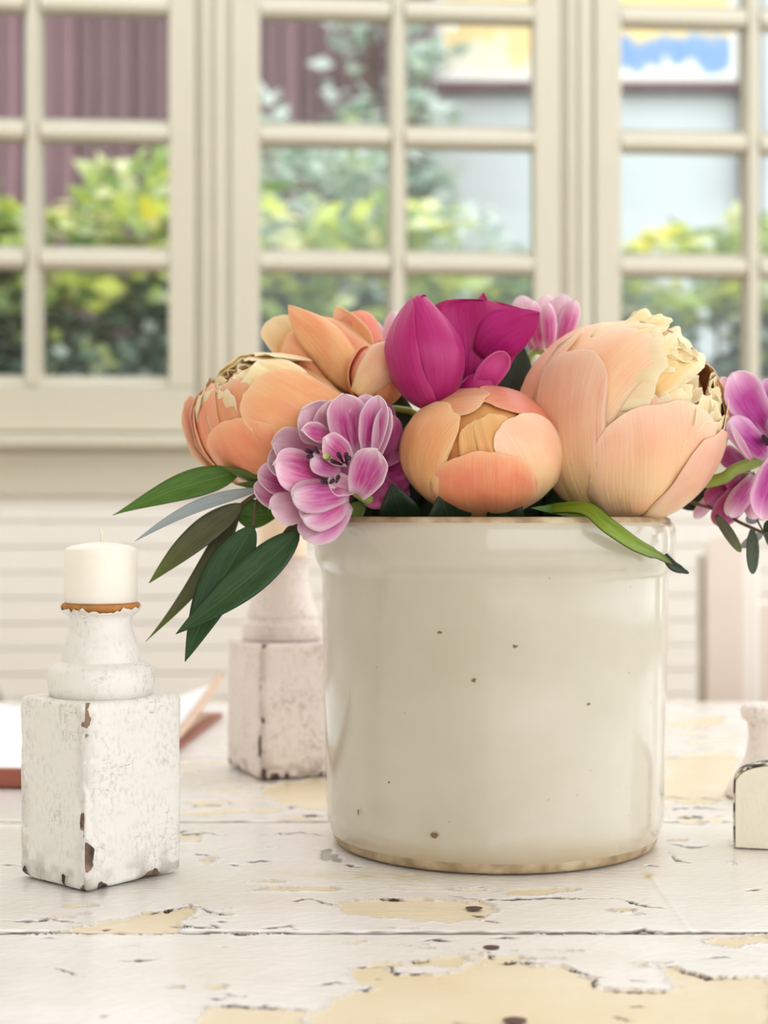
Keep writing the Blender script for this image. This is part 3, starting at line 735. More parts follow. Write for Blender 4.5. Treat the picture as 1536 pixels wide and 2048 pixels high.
# arched block at the right edge, and the turned candlestick behind it
arch = empty('arched_block', (.2505, .893, ZT + .0006), math.radians(-14)); tag(arch, 'cream painted wooden block with arched top and dark chipped edges', 'wooden block')
def arch_mesh(w, h, hs_, th, n=28):
    pts = [(-w / 2, 0)]
    pts += [(-w / 2, hs_ * .86)]
    for i in range(1, n):
        s = i / n; a = PI - PI * s
        pts.append((w / 2 * math.copysign(abs(math.cos(a)) ** .62, math.cos(a)), hs_ + (h - hs_) * math.sin(a) ** .62))
    pts += [(w / 2, hs_ * .86), (w / 2, 0)]
    return pts
pts = arch_mesh(.096, .0505, .034, .03)
n_ = len(pts); V = []; Wv = []
for y, ins in ((-.007, .0010), (-.0062, 0), (.0062, 0), (.007, .0010)):
    for (x, z_) in pts:
        V.append((x * (1 - ins / .048), y, max(0, z_ * (1 - ins / .056)))); Wv.append(.50)
f = [(r * n_ + i, r * n_ + (i + 1) % n_, (r + 1) * n_ + (i + 1) % n_, (r + 1) * n_ + i) for r in range(3) for i in range(n_)]
ob = mesh('edge_band', V, f, M['chip3'], arch, smooth=True); wear_attr(ob, np.array(Wv), np.zeros(len(V)))
for s, y in ((1, -.0071), (-1, .0071)):
    V = [(x * .972, y, max(.0003, z_ * .972)) for x, z_ in pts]
    ob = mesh('painted_face', V, [tuple(range(n_))[::-s]], M['chip3'], arch, smooth=False); wear_attr(ob, np.zeros(n_), np.zeros(n_))
cs = empty('candlestick', (.264, 1.06, ZT + .0006)); tag(cs, 'small turned white candlestick standing behind the arched block', 'candlestick')
o_ = neck(cs, [(.0, 0), (.028, 0), (.029, .004), (.0275, .008), (.022, .016), (.0165, .028), (.0145, .040), (.0150, .050), (.0185, .053), (.0195, .057), (.0185, .061), (.0150, .063), (.0, .063)], 0, M['chip2'], 60, 'turned_stem')

# ------------------------------------------------------------------ open book on the left
bk = empty('open_book', (-.366, 1.30, ZT + .0006), math.radians(-4)); tag(bk, 'open book with blank white pages and red brown cover behind left candle holder', 'book')
MB().box(-.20, .20, -.200, .19, 0, .0035).build('cover', M['leather'], bk, .001)
MB().box(-.20, .20, -.2015, -.194, 0, .0135).build('cover_lip', M['leather'], bk, .002)
def pages(name, x0, x1, rise, seed, mat):
    nx, ny = 28, 28; V = []
    for j in range(ny):
        for i in range(nx):
            u, w = i / (nx - 1), j / (ny - 1)
            s = u if rise else 1 - u
            z = .0045 + .010 * math.sin(PI * min(1, s * 1.2 + .08)) ** .7 * (1 - .35 * s)
            if rise: z += .028 * max(0, u - .45) ** 1.6 * (w ** 2) * 2.6
            V.append((x0 + (x1 - x0) * u, -.190 + .37 * w, max(.004, z)))
    o = mesh(name, V, grid_faces(ny, nx), mat, bk)
    m = o.modifiers.new('s', 'SOLIDIFY'); m.thickness = .0012; m.offset = -1
    return o
pages('left_page', -.19, 0, False, 1, M['paper']); pages('right_page', 0, .192, True, 2, M['paper'])
MB().box(-.19, .0, -.188, .175, .0036, .006).build('page_block', M['pagecut'], bk)
MB().box(.0, .19, -.188, .175, .0036, .006).build('page_block', M['pagecut'], bk)
# curled brown edge of the right board
tube('board_edge', [(.196, -.19, .003), (.1975, -.02, .010), (.199, .10, .026), (.199, .178, .040)], .0035, M['pagecut'], bk, 8, 5)

# ------------------------------------------------------------------ chairs beyond the table
def chair_common(e, w):
    MB().box(-w / 2, w / 2, -.42, .0, .43, .455).build('seat', M['chairpaint'], e, .008)
    for sx in (-1, 1):
        MB().box(sx * (w / 2 - .02) - .018, sx * (w / 2 - .02) + .018, -.41, -.375, 0, .43).build('leg', M['chairpaint'], e, .004)
        MB().box(sx * (w / 2 - .02) - .018, sx * (w / 2 - .02) + .018, -.035, .0, 0, .43).build('leg', M['chairpaint'], e, .004)
ch = empty('dining_chair', (.585, 1.80, 0), math.radians(-6)); tag(ch, 'white painted chair with rounded back posts behind the right end of the table', 'chair')
chair_common(ch, .42)
def rpost(name, x0, x1, z0, z1, y0, y1, mat, par, r=.028, sgn=1):
    pts = [(x0, z0), (x0, z1 - r)]
    pts += [(x0 + r - r * math.cos(a), z1 - r + r * math.sin(a)) for a in np.linspace(.15, PI / 2, 8)]
    pts += [(x1, z1), (x1, z0)]
    if sgn < 0: pts = [(x0 + x1 - x, z) for x, z in pts]
    n = len(pts); V = [(x, y0, z) for x, z in pts] + [(x, y1, z) for x, z in pts]
    f = [tuple(range(n)), tuple(range(2 * n - 1, n - 1, -1))] + [(i, n + i, n + (i + 1) % n, (i + 1) % n) for i in range(n)]
    o = mesh(name, V, f, mat, par, smooth=False)
    m = o.modifiers.new('b', 'BEVEL'); m.width = .003; m.segments = 2
    return o
zt_ = ZC - (1066 - 1024) / F * 1.80
rpost('back_post', -.210, -.166, .44, zt_, -.030, .012, M['chairpaint'], ch, .026)
rpost('back_post', .166, .210, .44, zt_, -.030, .012, M['chairpaint'], ch, .026, -1)
tag(MB().box(-.217, -.2095, -.020, .020, .44, zt_ - .026).build('edge_strip', M['chairedge'], ch, .002), 'grey worn edge strip')
MB().box(-.166, .166, -.018, .004, .60, ZC - (1205 - 1024) / F * 1.8).build('back_panel', M['chairpaint'], ch, .004)
MB().box(-.168, -.150, -.024, .0, .60, ZC - (1125 - 1024) / F * 1.8).build('inner_bead', M['wallpaint'], ch, .003)
MB().box(.150, .168, -.024, .0, .60, ZC - (1125 - 1024) / F * 1.8).build('inner_bead', M['wallpaint'], ch, .003)
c2 = empty('hoop_chair', (-.60, 1.76, 0), math.radians(5)); tag(c2, 'round backed chair with grey hoop rim beyond the left end of the table', 'chair')
chair_common(c2, .40)
hp = [(.196 * math.cos(a), .0, .60 + .225 * math.sin(a) ** .9) for a in np.linspace(0.0, PI, 23)]
hp = [(.196, 0, .44)] + hp + [(-.196, 0, .44)]
tag(tube('hoop_rim', hp, .009, M['chairedge'], c2, 10, 3), 'grey bentwood hoop rim')
V = [(x * .96, .004, .44 + (z - .44) * .97) for x, y, z in hp]; n = len(V); V2 = [(x, -.006, z) for x, y, z in V]
mesh('back_panel', V + V2, [tuple(range(n)), tuple(range(2 * n - 1, n - 1, -1))] + [(i, n + i, n + (i + 1) % n, (i + 1) % n) for i in range(n)], M['chairpaint'], c2, smooth=False)

# ------------------------------------------------------------------ flowers
def solid(o, th=.0005):
    m = o.modifiers.new('s', 'SOLIDIFY'); m.thickness = th; m.offset = 0
    return o
def sp(dx, dz, back=False, y=None):
    # direction in the flower frame (x right, y away, z up)
    if y is None:
        y = math.sqrt(max(0, 1 - dx * dx - dz * dz)); y = y if back else -y
    return Vector((dx, y, dz)).normalized()
SEED = [100]
def spetal(par, R, b, t_, w, lay, mat, k=.42, kp=2.4, w0=.38, lift=0., ruff=0., rf=2.0, jag=0., nu=20, nv=17, cup=0., name='petal', tipw=1., cen=(0, 0, 0), taper=0., shear=0.):
    """petal lying over an ellipsoid from base direction b to tip direction t_"""
    SEED[0] += 1; sd = SEED[0]
    b = Vector(b).normalized(); t_ = Vector(t_).normalized()
    ax = b.cross(t_).normalized(); al = b.angle(t_); q = ax.cross(b)
    V = []; UV = []
    for i in range(nu):
        u = math.sin(i / (nu - 1) * PI / 2 * .98) / math.sin(PI / 2 * .98)
        for j in range(nv):
            v = j / (nv - 1) * 2 - 1
            lim = 1 - k * (1 - math.sqrt(max(0, 1 - abs(v) ** kp))) + .012 * float(vn(v * 9 + sd, sd * .7, sd + 1)) + jag * float(vn(v * 5 + sd, sd * 1.3, sd)) * (1 - abs(v) ** 6) + .02 * float(vn(v * 3 + 9, sd, sd + 2))
            th = u * al * lim
            pw = w0 + (1 - w0) * math.sin(min(1, u / .6) * PI / 2)
            if u > .6: pw *= 1 - (1 - tipw) * ((u - .6) / .4) ** 2
            ph = v * w * pw
            d = b * math.cos(th) + q * math.sin(th); d = d * math.cos(ph) + ax * math.sin(ph)
            r = 1 + lay * .7 + .020 * float(vn(v * 4.5 + sd, u * .9, sd + 11)) * math.sin(PI * min(1, u * .9)) + lift * u ** 3 + cup * v * v * u + ruff * u * u * float(vn(v * rf + sd, u * 1.5, sd + 5)) + .012 * float(vn(v * 1.5 + sd, u * 2, sd + 8)) - .012 * (1 - u)
            tp = 1 - taper * max(0, d.z) ** 1.4
            V.append((cen[0] + d.x * R[0] * r * tp + shear * d.z * R[2], cen[1] + d.y * R[1] * r * tp, cen[2] + d.z * R[2] * r)); UV.append((u, (v + 1) / 2))
    return solid(mesh(name, V, grid_faces(nu, nv), M[mat], par, uv=UV))
def prof_fn(kind, u):
    if kind == 'petal':
        return .42 + .58 * math.sin(min(1, u / .6) * PI / 2) if u <= .6 else math.sqrt(max(0, 1 - ((u - .6) / .4) ** 2.2)) if u < 1 else 0
    if kind == 'point':
        return (.40 + .60 * math.sin(min(1, u / .42) * PI / 2)) if u <= .42 else max(0, 1 - ((u - .42) / .58) ** 1.9) ** .9
    if kind == 'fan':
        return .25 + .75 * (u / .86) ** .8 if u <= .86 else math.sqrt(max(0, 1 - ((u - .86) / .14) ** 2.5))
    if kind == 'leaf':
        return max(0, math.sin(PI * u ** .72)) ** .9
    if kind == 'lance':
        return max(0, math.sin(PI * u ** .62)) ** 1.15
    if kind == 'oval':
        return math.sqrt(max(0, 1 - (2 * u - 1) ** 2)) if u > .06 else .35
def lpetal(par, p0, p1, hw, mat, kind='petal', nrm=(0, -1, 0), cup=0., bend=0., side=0., ruff=0., rf=2., nu=22, nv=13, name='petal', fold=0., th=.0005, mid=None):
    """free petal or leaf from world point p0 to p1"""
    SEED[0] += 1; sd = SEED[0]
    p0, p1 = Vector(p0), Vector(p1); L = (p1 - p0).length
    d = (p1 - p0).normalized(); N = Vector(nrm); s = d.cross(N).normalized(); N = s.cross(d).normalized()
    o0 = par.matrix_world.translation if False else Vector(par.location)
    V = []; UV = []
    for i in range(nu):
        e_ = i / (nu - 1); u = e_ if kind in ('leaf', 'lance') else math.sin(e_ * PI / 2)
        c = p0.lerp(p1, u) + N * (bend * L * math.sin(PI * u)) + s * (side * L * math.sin(PI * u))
        w = hw * max(prof_fn(kind, u), .012)
        for j in range(nv):
            v = j / (nv - 1) * 2 - 1
            off = cup * w * v * v + fold * w * abs(v) + ruff * hw * u * float(vn(v * rf + sd, u * 2.5, sd)) + (.10 * hw * float(vn(v * 1.2 + sd, u * 1.6, sd + 6)) if kind in ('petal', 'point', 'fan') else 0)
            ww = w * v * (1 - .28 * min(1, abs(cup)) * v * v)
            jit = 1 + .05 * float(vn(u * 6, v + sd, sd + 4)) * (1 if kind in ('petal', 'point') else .3)
            p = c + s * (ww * jit) + N * off - o0
            V.append(p); UV.append((u, (v + 1) / 2))
    return solid(mesh(name, V, grid_faces(nu, nv), M[mat], par, uv=UV), th)
def core(par, R, mat, cen=(0, 0, 0), name='bud_core'):
    V = []; UV = []
    for i in range(13):
        a = PI * i / 12
        for j in range(20):
            b = 2 * PI * j / 20; V.append((cen[0] + R[0] * math.sin(a) * math.cos(b), cen[1] + R[1] * math.sin(a) * math.sin(b), cen[2] - R[2] * math.cos(a))); UV.append((i / 12, j / 20))
    return mesh(name, V, grid_faces(13, 20, True), M[mat], par, uv=UV)
def stem(par, base, foot, r=.0028):
    o0 = Vector(par.location); base = Vector(base)
    # runs inward over the rim, then down inside the crock
    c = Vector((CX, CY, base.z)); inw = base.lerp(c, .45); inw.z = max(base.z - .012, ZT + .20)
    d = Vector((inw.x - CX, inw.y - CY, 0))
    if d.length > .078: d = d.normalized() * .078
    inw = Vector((CX + d.x, CY + d.y, inw.z))
    pts = [base - o0, inw - o0, Vector((CX + d.x * .7, CY + d.y * .7, ZT + .15)) - o0, Vector((CX + foot[0], CY + foot[1], ZT + .02)) - o0]
    return tube('stem', pts, r, M['stem'], par, 8, 5)
def flower(name, label, loc, cat='flower', group=None):
    e = empty(name, loc); return tag(e, label, cat, group)

# --- centre peony: closed ball
C = at(967, 902, .862); R = (.0455, .040, .0365)
f1 = flower('peony', 'closed peach peony ball resting on the front of the crock rim', C)
core(f1, [r * .93 for r in R], 'amber')
spetal(f1, R, sp(-.1, -.95, y=.2), sp(-.8, .55, y=.35), .70, .00, 'peach')
spetal(f1, R, sp(.1, -.95, y=.3), sp(.75, .5, y=.45), .75, .00, 'peach')
spetal(f1, R, sp(0, -.8, y=.6), sp(0, .8, y=.5), .85, .00, 'peach')
spetal(f1, R, sp(.85, -.2, y=.3), sp(-.10, .80, y=-.50), .46, -.02, 'coral', k=.25)
spetal(f1, R, sp(-.85, -.1, y=.3), sp(.02, .72, y=-.62), .40, -.005, 'peach', k=.25)
spetal(f1, R, sp(.20, -.85, y=-.3), sp(.02, .50, y=-.85), .26, -.03, 'amber', k=.2)
spetal(f1, R, sp(.05, -.85, y=-.3), sp(-.14, .40, y=-.85), .24, -.045, 'amber', k=.2)
spetal(f1, R, sp(.55, -.82, y=-.05), sp(.30, .46, y=-.80), .56, .015, 'blush', k=.34)
spetal(f1, R, sp(-.55, -.80, y=.0), sp(-.44, .62, y=-.60), .50, .03, 'peach', k=.30)
spetal(f1, R, sp(.02, -1.0, y=-.05), sp(-.08, -.04, y=-1.0), .66, .055, 'coral', k=.42, kp=2.0, w0=.55)
stem(f1, C + Vector((0, .01, -.034)), (.0, .01))

# --- right peony: large, opening to the right
C = at(1240, 842, .885); R = (.0585, .052, .0575)
f2 = flower('peony', 'largest blush peach peony with ruffled cream centre, on the right of the crock', C)
core(f2, [r * .86 for r in R], 'amber')
spetal(f2, R, sp(-.2, -.9, y=.4), sp(-.5, .82, y=.35), .80, .0, 'peach')
spetal(f2, R, sp(.3, -.9, y=.4), sp(.72, .55, y=.5), .80, .03, 'coral')
spetal(f2, R, sp(.1, -.8, y=.6), sp(.25, .85, y=.55), .90, .0, 'peach')
spetal(f2, R, sp(-.70, -.66, y=.15), sp(-.30, .95, y=-.05), .62, .025, 'peach', k=.3)
spetal(f2, R, sp(-.66, -.60, y=-.3), sp(.18, .86, y=-.40), .52, -.01, 'blush', k=.30, ruff=.03)
spetal(f2, R, sp(-.40, -.80, y=-.4), sp(.16, .45, y=-.85), .36, -.03, 'blush', k=.28)
spetal(f2, R, sp(.4, -.88, y=.2), sp(.97, .32, y=.18), .55, .045, 'coral', k=.30)
spetal(f2, R, sp(.5, -.8, y=.3), sp(.80, .62, y=-.02), .40, .01, 'amber', k=.3, jag=.05)
# ruffled centre
rr = random.Random(8)
def ruffle(par, R, axis, rings):
    axis = Vector(axis).normalized()
    e1 = axis.cross(Vector((0, 0, 1))).normalized(); e2 = e1.cross(axis)
    for (rad, lay, num, ln, wv, lf) in rings:
        for i in range(num):
            a = 2 * PI * (i + .5 * rr.random() + .3 * (num % 2)) / num
            rad_d = e1 * math.cos(a) + e2 * math.sin(a)
            tp = (axis + rad_d * rad * .80).normalized(); bs = (axis * .55 + rad_d * (rad + ln)).normalized()
            spetal(par, R, bs, tp, wv * rr.uniform(.9, 1.2), lay + rr.uniform(-.02, .02), 'cream', k=.34, w0=.7, lift=lf, ruff=.05, rf=3.0, jag=.10, nu=18, nv=25)
ruffle(f2, R, (.66, -.58, .40), ((.60, -.02, 5, .62, .52, .03), (.44, -.07, 5, .55, .44, .03), (.34, -.13, 5, .40, .24, .10), (.18, -.2, 5, .30, .13, .16)))
for (dx, dz, wv, lf, tp_) in ((.28, .98, .20, .10, (.36, 1.05)), (.45, .84, .24, .04, (.5, .86)), (.10, .78, .26, .02, (.26, .80)), (.30, .45, .24, .02, (.42, .48))):
    spetal(f2, R, sp(dx - .25, dz - .35, y=-.35), sp(tp_[0], tp_[1], y=-.2), wv, .0, 'cream', k=.25, w0=.6, lift=lf, ruff=.06, rf=3, jag=.08, nu=16, nv=19)
spetal(f2, R, sp(-.25, -.93, y=-.25), sp(-.44, .62, y=-.62), .40, .04, 'blush', k=.26, w0=.5)
spetal(f2, R, sp(.20, -.96, y=-.15), sp(.22, .12, y=-.95), .68, .05, 'blush', k=.36, w0=.42)
spetal(f2, R, sp(.25, -.98, y=.0), sp(.88, -.12, y=-.52), .50, .075, 'blush', k=.36, w0=.5)
stem(f2, C + Vector((-.005, .01, -.054)), (.04, .0), .003)

# --- left peony: half open towards the left
C = at(562, 842, .892); R = (.0487, .042, .0395)
f3 = flower('peony', 'half open peach peony leaning out over left side of the crock', C)
core(f3, [r * .82 for r in R], 'amber')
spetal(f3, R, sp(.1, -.9, y=.4), sp(-.25, .9, y=.4), .8, .0, 'peach')
spetal(f3, R, sp(.5, -.8, y=.4), sp(.5, .8, y=.4), .8, .0, 'peach')
spetal(f3, R, sp(.0, -.9, y=.4), sp(-.80, .60, y=.35), .55, .05, 'blush', lift=.06)
spetal(f3, R, sp(-.1, -1, y=.2), sp(-1.0, .20, y=.05), .46, .04, 'coral', k=.3)
spetal(f3, R, sp(-.2, -.9, y=.3), sp(-.98, .36, y=.25), .22, .12, 'blush', k=.45, lift=.12)
spetal(f3, R, sp(-.1, -.8, y=-.3), sp(-.88, .52, y=-.30), .34, .0, 'coral', k=.3)
spetal(f3, R, sp(-.2, -.6, y=-.6), sp(-.58, .52, y=-.62), .38, .0, 'peach', k=.3)
ruffle(f3, R, (-.60, -.42, .74), ((.50, -.02, 5, .42, .40, .04), (.34, -.10, 4, .40, .34, .05), (.18, -.2, 4, .3, .2, .1)))
spetal(f3, R, sp(.10, -.92, y=-.25), sp(-.55, -.05, y=-.82), .58, .045, 'coral', k=.34, w0=.5)
spetal(f3, R, sp(.75, -.45, y=-.3), sp(-.30, .42, y=-.82), .56, .05, 'peach', k=.32, w0=.5)
lpetal(f3, at(640, 960, .905), at(636, 1086, .905), .012, 'coral', 'petal', cup=-.3)
for q, (x1, y1) in enumerate(((430, 930), (470, 968), (520, 985))):
    lpetal(f3, at(560, 985, .875), at(x1, y1, .862 + .004 * q), .0055, 'sepal', 'leaf', nrm=(0, -.6, -1), cup=-.4, name='sepal')
stem(f3, C + Vector((.012, .012, -.036)), (-.04, .0), .003)

# --- upper left peach bloom, seen from behind the half open peony
C = at(652, 732, .925); R = (.0365, .031, .034)
f4 = flower('peony', 'orange peach peony with pointed upright petals behind the half open one', C)
core(f4, [r * .85 for r in R], 'amber')
spetal(f4, R, sp(.3, -.9, y=.3), sp(-.3, .9, y=.4), .8, .0, 'peach')
spetal(f4, R, sp(.4, -.7, y=.5), sp(.7, .6, y=.3), .7, .0, 'coral')
lpetal(f4, at(720, 770, .89), at(576, 610, .897), .0175, 'peach', 'point', nrm=(.2, -1, .5), cup=-.55, bend=.10, side=.06, ruff=.12)
spetal(f4, R, sp(.75, -.6, y=-.2), sp(-.50, .50, y=-.70), .66, .06, 'peach', k=.3, w0=.5)
lpetal(f4, at(610, 740, .92), at(545, 636, .93), .0150, 'cream', 'petal', nrm=(.2, -1, .3), cup=.4, bend=-.05, ruff=.25)
lpetal(f4, at(740, 735, .915), at(672, 612, .92), .0125, 'blush', 'point', nrm=(-.5, -1, .1), cup=.3, bend=-.04)
lpetal(f4, at(742, 745, .922), at(712, 622, .918), .0175, 'coral', 'petal', nrm=(.45, -1, .2), cup=-.35, bend=.05)
stem(f4, C + Vector((0, .0, -.028)), (-.02, .03))

# --- peach bud beside the magenta tulip
C = at(752, 752, .880); R = (.0165, .016, .0185)
f5 = flower('peony_bud', 'small coral pink peony bud tucked left of the magenta tulip', C)
core(f5, [r * .9 for r in R], 'coral')
for (b_, t2, w_, l_) in (((.2, -.9, .3), (.3, .9, .3), .9, .0), ((-.2, -.9, .1), (-.3, .85, .2), .9, .02), ((.1, -.9, -.3), (.25, .92, -.2), .95, .05)):
    spetal(f5, R, sp(b_[0], b_[1], y=b_[2]), sp(t2[0], t2[1], y=t2[2]), w_, l_, 'coral', k=.25, w0=.5)
lpetal(f5, at(715, 790, .864), at(790, 690, .862), .0125, 'blush', 'petal', cup=-.5, bend=.06)
stem(f5, C + Vector((0, .0, -.018)), (-.01, .02), .002)

# --- magenta tulip bud
c2w = lambda x, y: (740 + x * .2734, 560 + y * .2734)
def c2a(x, y, Y): return at(*c2w(x, y), Y)
CT = c2a(405, 525, .855); RT = (.0215, .0185, .0315)
f6 = flower('tulip', 'upright deep magenta tulip bud standing in the centre of the bouquet', CT)
tk = dict(taper=.52, shear=-.11)
core(f6, (.015, .013, .020), 'magenta', (0, 0, -.008))
spetal(f6, RT, sp(.2, -.95, y=.25), sp(.25, .96, y=.2), 1.1, -.03, 'magenta', **tk)
spetal(f6, RT, sp(-.3, -.95, y=.2), sp(-.15, .98, y=.2), 1.1, -.01, 'magenta', **tk)
spetal(f6, RT, sp(.18, -.97, y=-.05), sp(-.12, .99, y=-.10), 1.15, .0, 'magenta', k=.5, nv=25, **tk)
spetal(f6, RT, sp(-.10, -.98, y=-.12), sp(-.34, .84, y=-.30), .62, .065, 'magenta', k=.6, kp=2, w0=.6, nv=25, **tk)
lpetal(f6, c2a(290, 200, .862), c2a(385, 112, .852), .0060, 'hot', 'petal', nrm=(0, -.7, .8), cup=-.5, bend=.10)
stem(f6, c2a(400, 920, .856), (.0, .03))
f7 = flower('tulip', 'wide open magenta tulip with flared petal beside the deep magenta bud', c2a(790, 800, .868))
lpetal(f7, c2a(760, 850, .872), c2a(850, 150, .868), .0300, 'hot', 'fan', nrm=(-.10, -1, .1), cup=-.18, bend=.05, ruff=.10)
lpetal(f7, c2a(800, 560, .868), c2a(1240, 240, .850), .0150, 'hot', 'point', nrm=(.3, -1, -.15), cup=-.12, bend=.03, ruff=.12, side=-.05)
lpetal(f7, c2a(770, 850, .862), c2a(990, 530, .853), .0082, 'hotpale', 'petal', nrm=(.3, -1, 0), cup=.15, bend=-.03, ruff=.3)
lpetal(f7, c2a(780, 800, .89), c2a(830, 90, .91), .011, 'hot', 'point', cup=.3)
lpetal(f7, c2a(640, 880, .862), c2a(900, 760, .858), .0110, 'magenta', 'petal', cup=-.4, bend=.1)
stem(f7, c2a(790, 830, .87), (.02, .03))

# --- double tulip, pink and white, front left
c1a = lambda x, y, Y: at(360 + x * .3516, 560 + y * .3516, Y)
k1 = .3516 / F * .85
f8 = flower('double_tulip', 'pink and white striped double tulip drooping over the left rim', c1a(850, 1060, .868))
core(f8, (.019, .014, .024), 'dusk', (.002, .010, .0))
PT = [  # base, tip, half width, base depth, tip depth, material, cup, kind
    (1150, 1020, 1200, 770, 62, .868, .866, 'dusk', -.4, 'petal'),
    (1120, 1050, 1270, 900, 60, .872, .878, 'dusk', -.3, 'petal'),
    (1080, 1100, 1180, 1290, 80, .876, .872, 'dusk', -.3, 'petal'),
    (1130, 1130, 1290, 1060, 90, .880, .878, 'dusk', -.3, 'petal'),
    (1060, 1150, 1290, 1260, 80, .884, .880, 'dusk', -.3, 'petal'),
    (1090, 1000, 1160, 690, 70, .880, .878, 'dusk', -.3, 'petal'),
    (860, 900, 690, 740, 95, .858, .848, 'pale', .35, 'petal'),
    (900, 900, 850, 690, 85, .860, .850, 'pale', .3, 'petal'),
    (1060, 990, 1060, 650, 78, .858, .846, 'orchid', .35, 'petal'),
    (990, 990, 930, 650, 86, .852, .842, 'orchid', .35, 'petal'),
    (1070, 1010, 1125, 660, 62, .850, .838, 'orchid', .5, 'petal'),
    (1110, 1020, 1180, 720, 40, .846, .842, 'pale', .4, 'petal'),
    (800, 1000, 525, 930, 85, .862, .850, 'pale', .3, 'petal'),
    (760, 1040, 500, 1040, 80, .862, .852, 'pale', .2, 'petal'),
    (870, 900, 695, 850, 44, .852, .838, 'orchid', .4, 'petal'),
    (960, 1030, 815, 905, 62, .848, .836, 'orchid', .35, 'petal'),
    (700, 1180, 440, 1095, 66, .862, .852, 'orchid', .2, 'petal'),
    (700, 1300, 425, 1165, 62, .866, .858, 'orchid', .2, 'petal'),
    (850, 1130, 540, 1050, 92, .850, .832, 'orchid', -.3, 'petal'),
    (910, 1090, 745, 1015, 52, .846, .836, 'orchid', -.2, 'petal'),
    (1000, 1180, 840, 1150, 50, .850, .842, 'pale', .2, 'petal'),
    (1010, 1220, 1120, 970, 80, .842, .830, 'orchid', .35, 'petal'),
    (780, 1290, 515, 1300, 70, .858, .840, 'pale', -.25, 'petal'),
    (960, 1210, 640, 1230, 72, .848, .830, 'orchid', -.3, 'petal'),
    (950, 1240, 700, 1360, 80, .852, .836, 'orchid', -.3, 'petal'),
    (950, 1260, 710, 1470, 88, .856, .842, 'orchid', -.35, 'petal'),
]
for (bx, by, tx, ty, hw, y0, y1, mt, cp, kd) in PT:
    lpetal(f8, c1a(bx, by, y0 - .010), c1a(tx, ty, y1 - .012), hw * k1 * 1.5, mt, kd, nrm=(0, -1, .25), cup=cp, bend=.06 if cp < 0 else -.05, ruff=.22, rf=2.6, nu=18, nv=13)
def stamens(par, pts, fn, Y):
    for (x, y, dx, dy) in pts:
        a = fn(x, y, Y + .010); b = fn(x + dx, y + dy, Y - .004); o0 = Vector(par.location)
        tube('stamen', [a - o0, b - o0], lambda q: .0006 + .0007 * q, M['stamen'], par, 6)
stamens(f8, ((790, 990, -70, -20), (800, 1000, -30, -40), (790, 1000, -60, 5), (930, 1040, -30, -50), (940, 1040, 20, -30), (920, 1050, -55, -20), (950, 1050, -5, -60), (840, 1150, -30, -10), (890, 1150, 10, -30), (850, 1160, 20, -20)), c1a, .824)
tube('pistil', [c1a(870, 1040, .838) - Vector(f8.location), c1a(830, 1000, .824) - Vector(f8.location)], .002, M['pistil'], f8, 8)
o0 = Vector(f8.location)
tube('stem', [c1a(1000, 1200, .866) - o0, c1a(1090, 1260, .862) - o0, c1a(1200, 1330, .885) - o0, Vector((CX - .05, CY - .02, ZT + .15)) - o0, Vector((CX - .02, CY, ZT + .02)) - o0], .0032, M['stem'], f8, 8, 5)

# --- double tulips at the right edge
c5a = lambda x, y, Y: at(1320 + x * .2149, 720 + y * .2149, Y)
k5 = .2149 / F * .87
f9 = flower('double_tulip', 'open violet and white double tulip at the right edge beside the largest peony', c5a(1000, 760, .90))
PR = [
    (800, 960, 560, 860, 95, .905, .900, 'dusk', -.3, 'petal'),
    (780, 800, 575, 160, 85, .895, .880, 'pale', .3, 'petal'),
    (1060, 660, 985, 170, 105, .900, .885, 'violet', .3, 'petal'),
    (1000, 700, 660, 130, 165, .885, .862, 'violet', .25, 'petal'),
    (1010, 900, 640, 560, 120, .880, .866, 'violet', -.3, 'petal'),
    (850, 930, 648, 590, 30, .870, .862, 'pale', .2, 'point'),
    (1150, 900, 1180, 420, 150, .890, .870, 'violet', -.2, 'petal'),
    (1080, 900, 950, 1490, 130, .872, .850, 'violet', .25, 'petal'),
    (1120, 900, 1260, 1380, 150, .880, .860, 'violet', .25, 'petal'),
    (1080, 800, 1330, 760, 150, .880, .870, 'violet', .2, 'petal'),
]
for (bx, by, tx, ty, hw, y0, y1, mt, cp, kd) in PR:
    lpetal(f9, c5a(bx, by, y0), c5a(tx, ty, y1), hw * k5 * 1.28, mt, kd, nrm=(-.1, -1, .2), cup=cp, bend=.05 if cp < 0 else -.04, ruff=.08, nu=18, nv=13)
core(f9, (.012, .010, .012), 'dusk', (.006, .006, 0))
stamens(f9, ((1000, 740, -40, -30), (1010, 750, -20, 30), (1005, 745, -55, 5)), c5a, .872)
o0 = Vector(f9.location)
tube('stem', [c5a(940, 930, .884) - o0, c5a(700, 1020, .878) - o0, c5a(480, 1130, .884) - o0, Vector((CX + .07, CY - .01, ZT + .205)) - o0, Vector((CX + .05, CY, ZT + .15)) - o0, Vector((CX + .03, CY + .01, ZT + .02)) - o0], .0034, M['stem'], f9, 8, 5)
f10 = flower('double_tulip', 'nodding dark pink tulip bud under the violet double tulip', c5a(700, 1230, .91))
for (bx, by, tx, ty, hw, y0, y1, mt, cp) in ((560, 1200, 320, 1470, 70, .925, .925, 'pale', -.2), (860, 1060, 430, 1330, 150, .91, .905, 'dusk', -.5), (900, 1080, 520, 1530, 150, .902, .892, 'dusk', -.5), (880, 1080, 640, 1450, 120, .896, .884, 'orchid', -.5), (900, 1080, 860, 1480, 100, .9, .89, 'orchid', -.4), (780, 1040, 620, 1180, 90, .905, .896, 'dusk', -.4)):
    lpetal(f10, c5a(bx, by, y0), c5a(tx, ty, y1), hw * k5, mt, 'petal', nrm=(-.1, -1, -.1), cup=cp, bend=.08, ruff=.06, nu=18, nv=13)
stem(f10, c5a(880, 1070, .905), (.05, .02), .002)

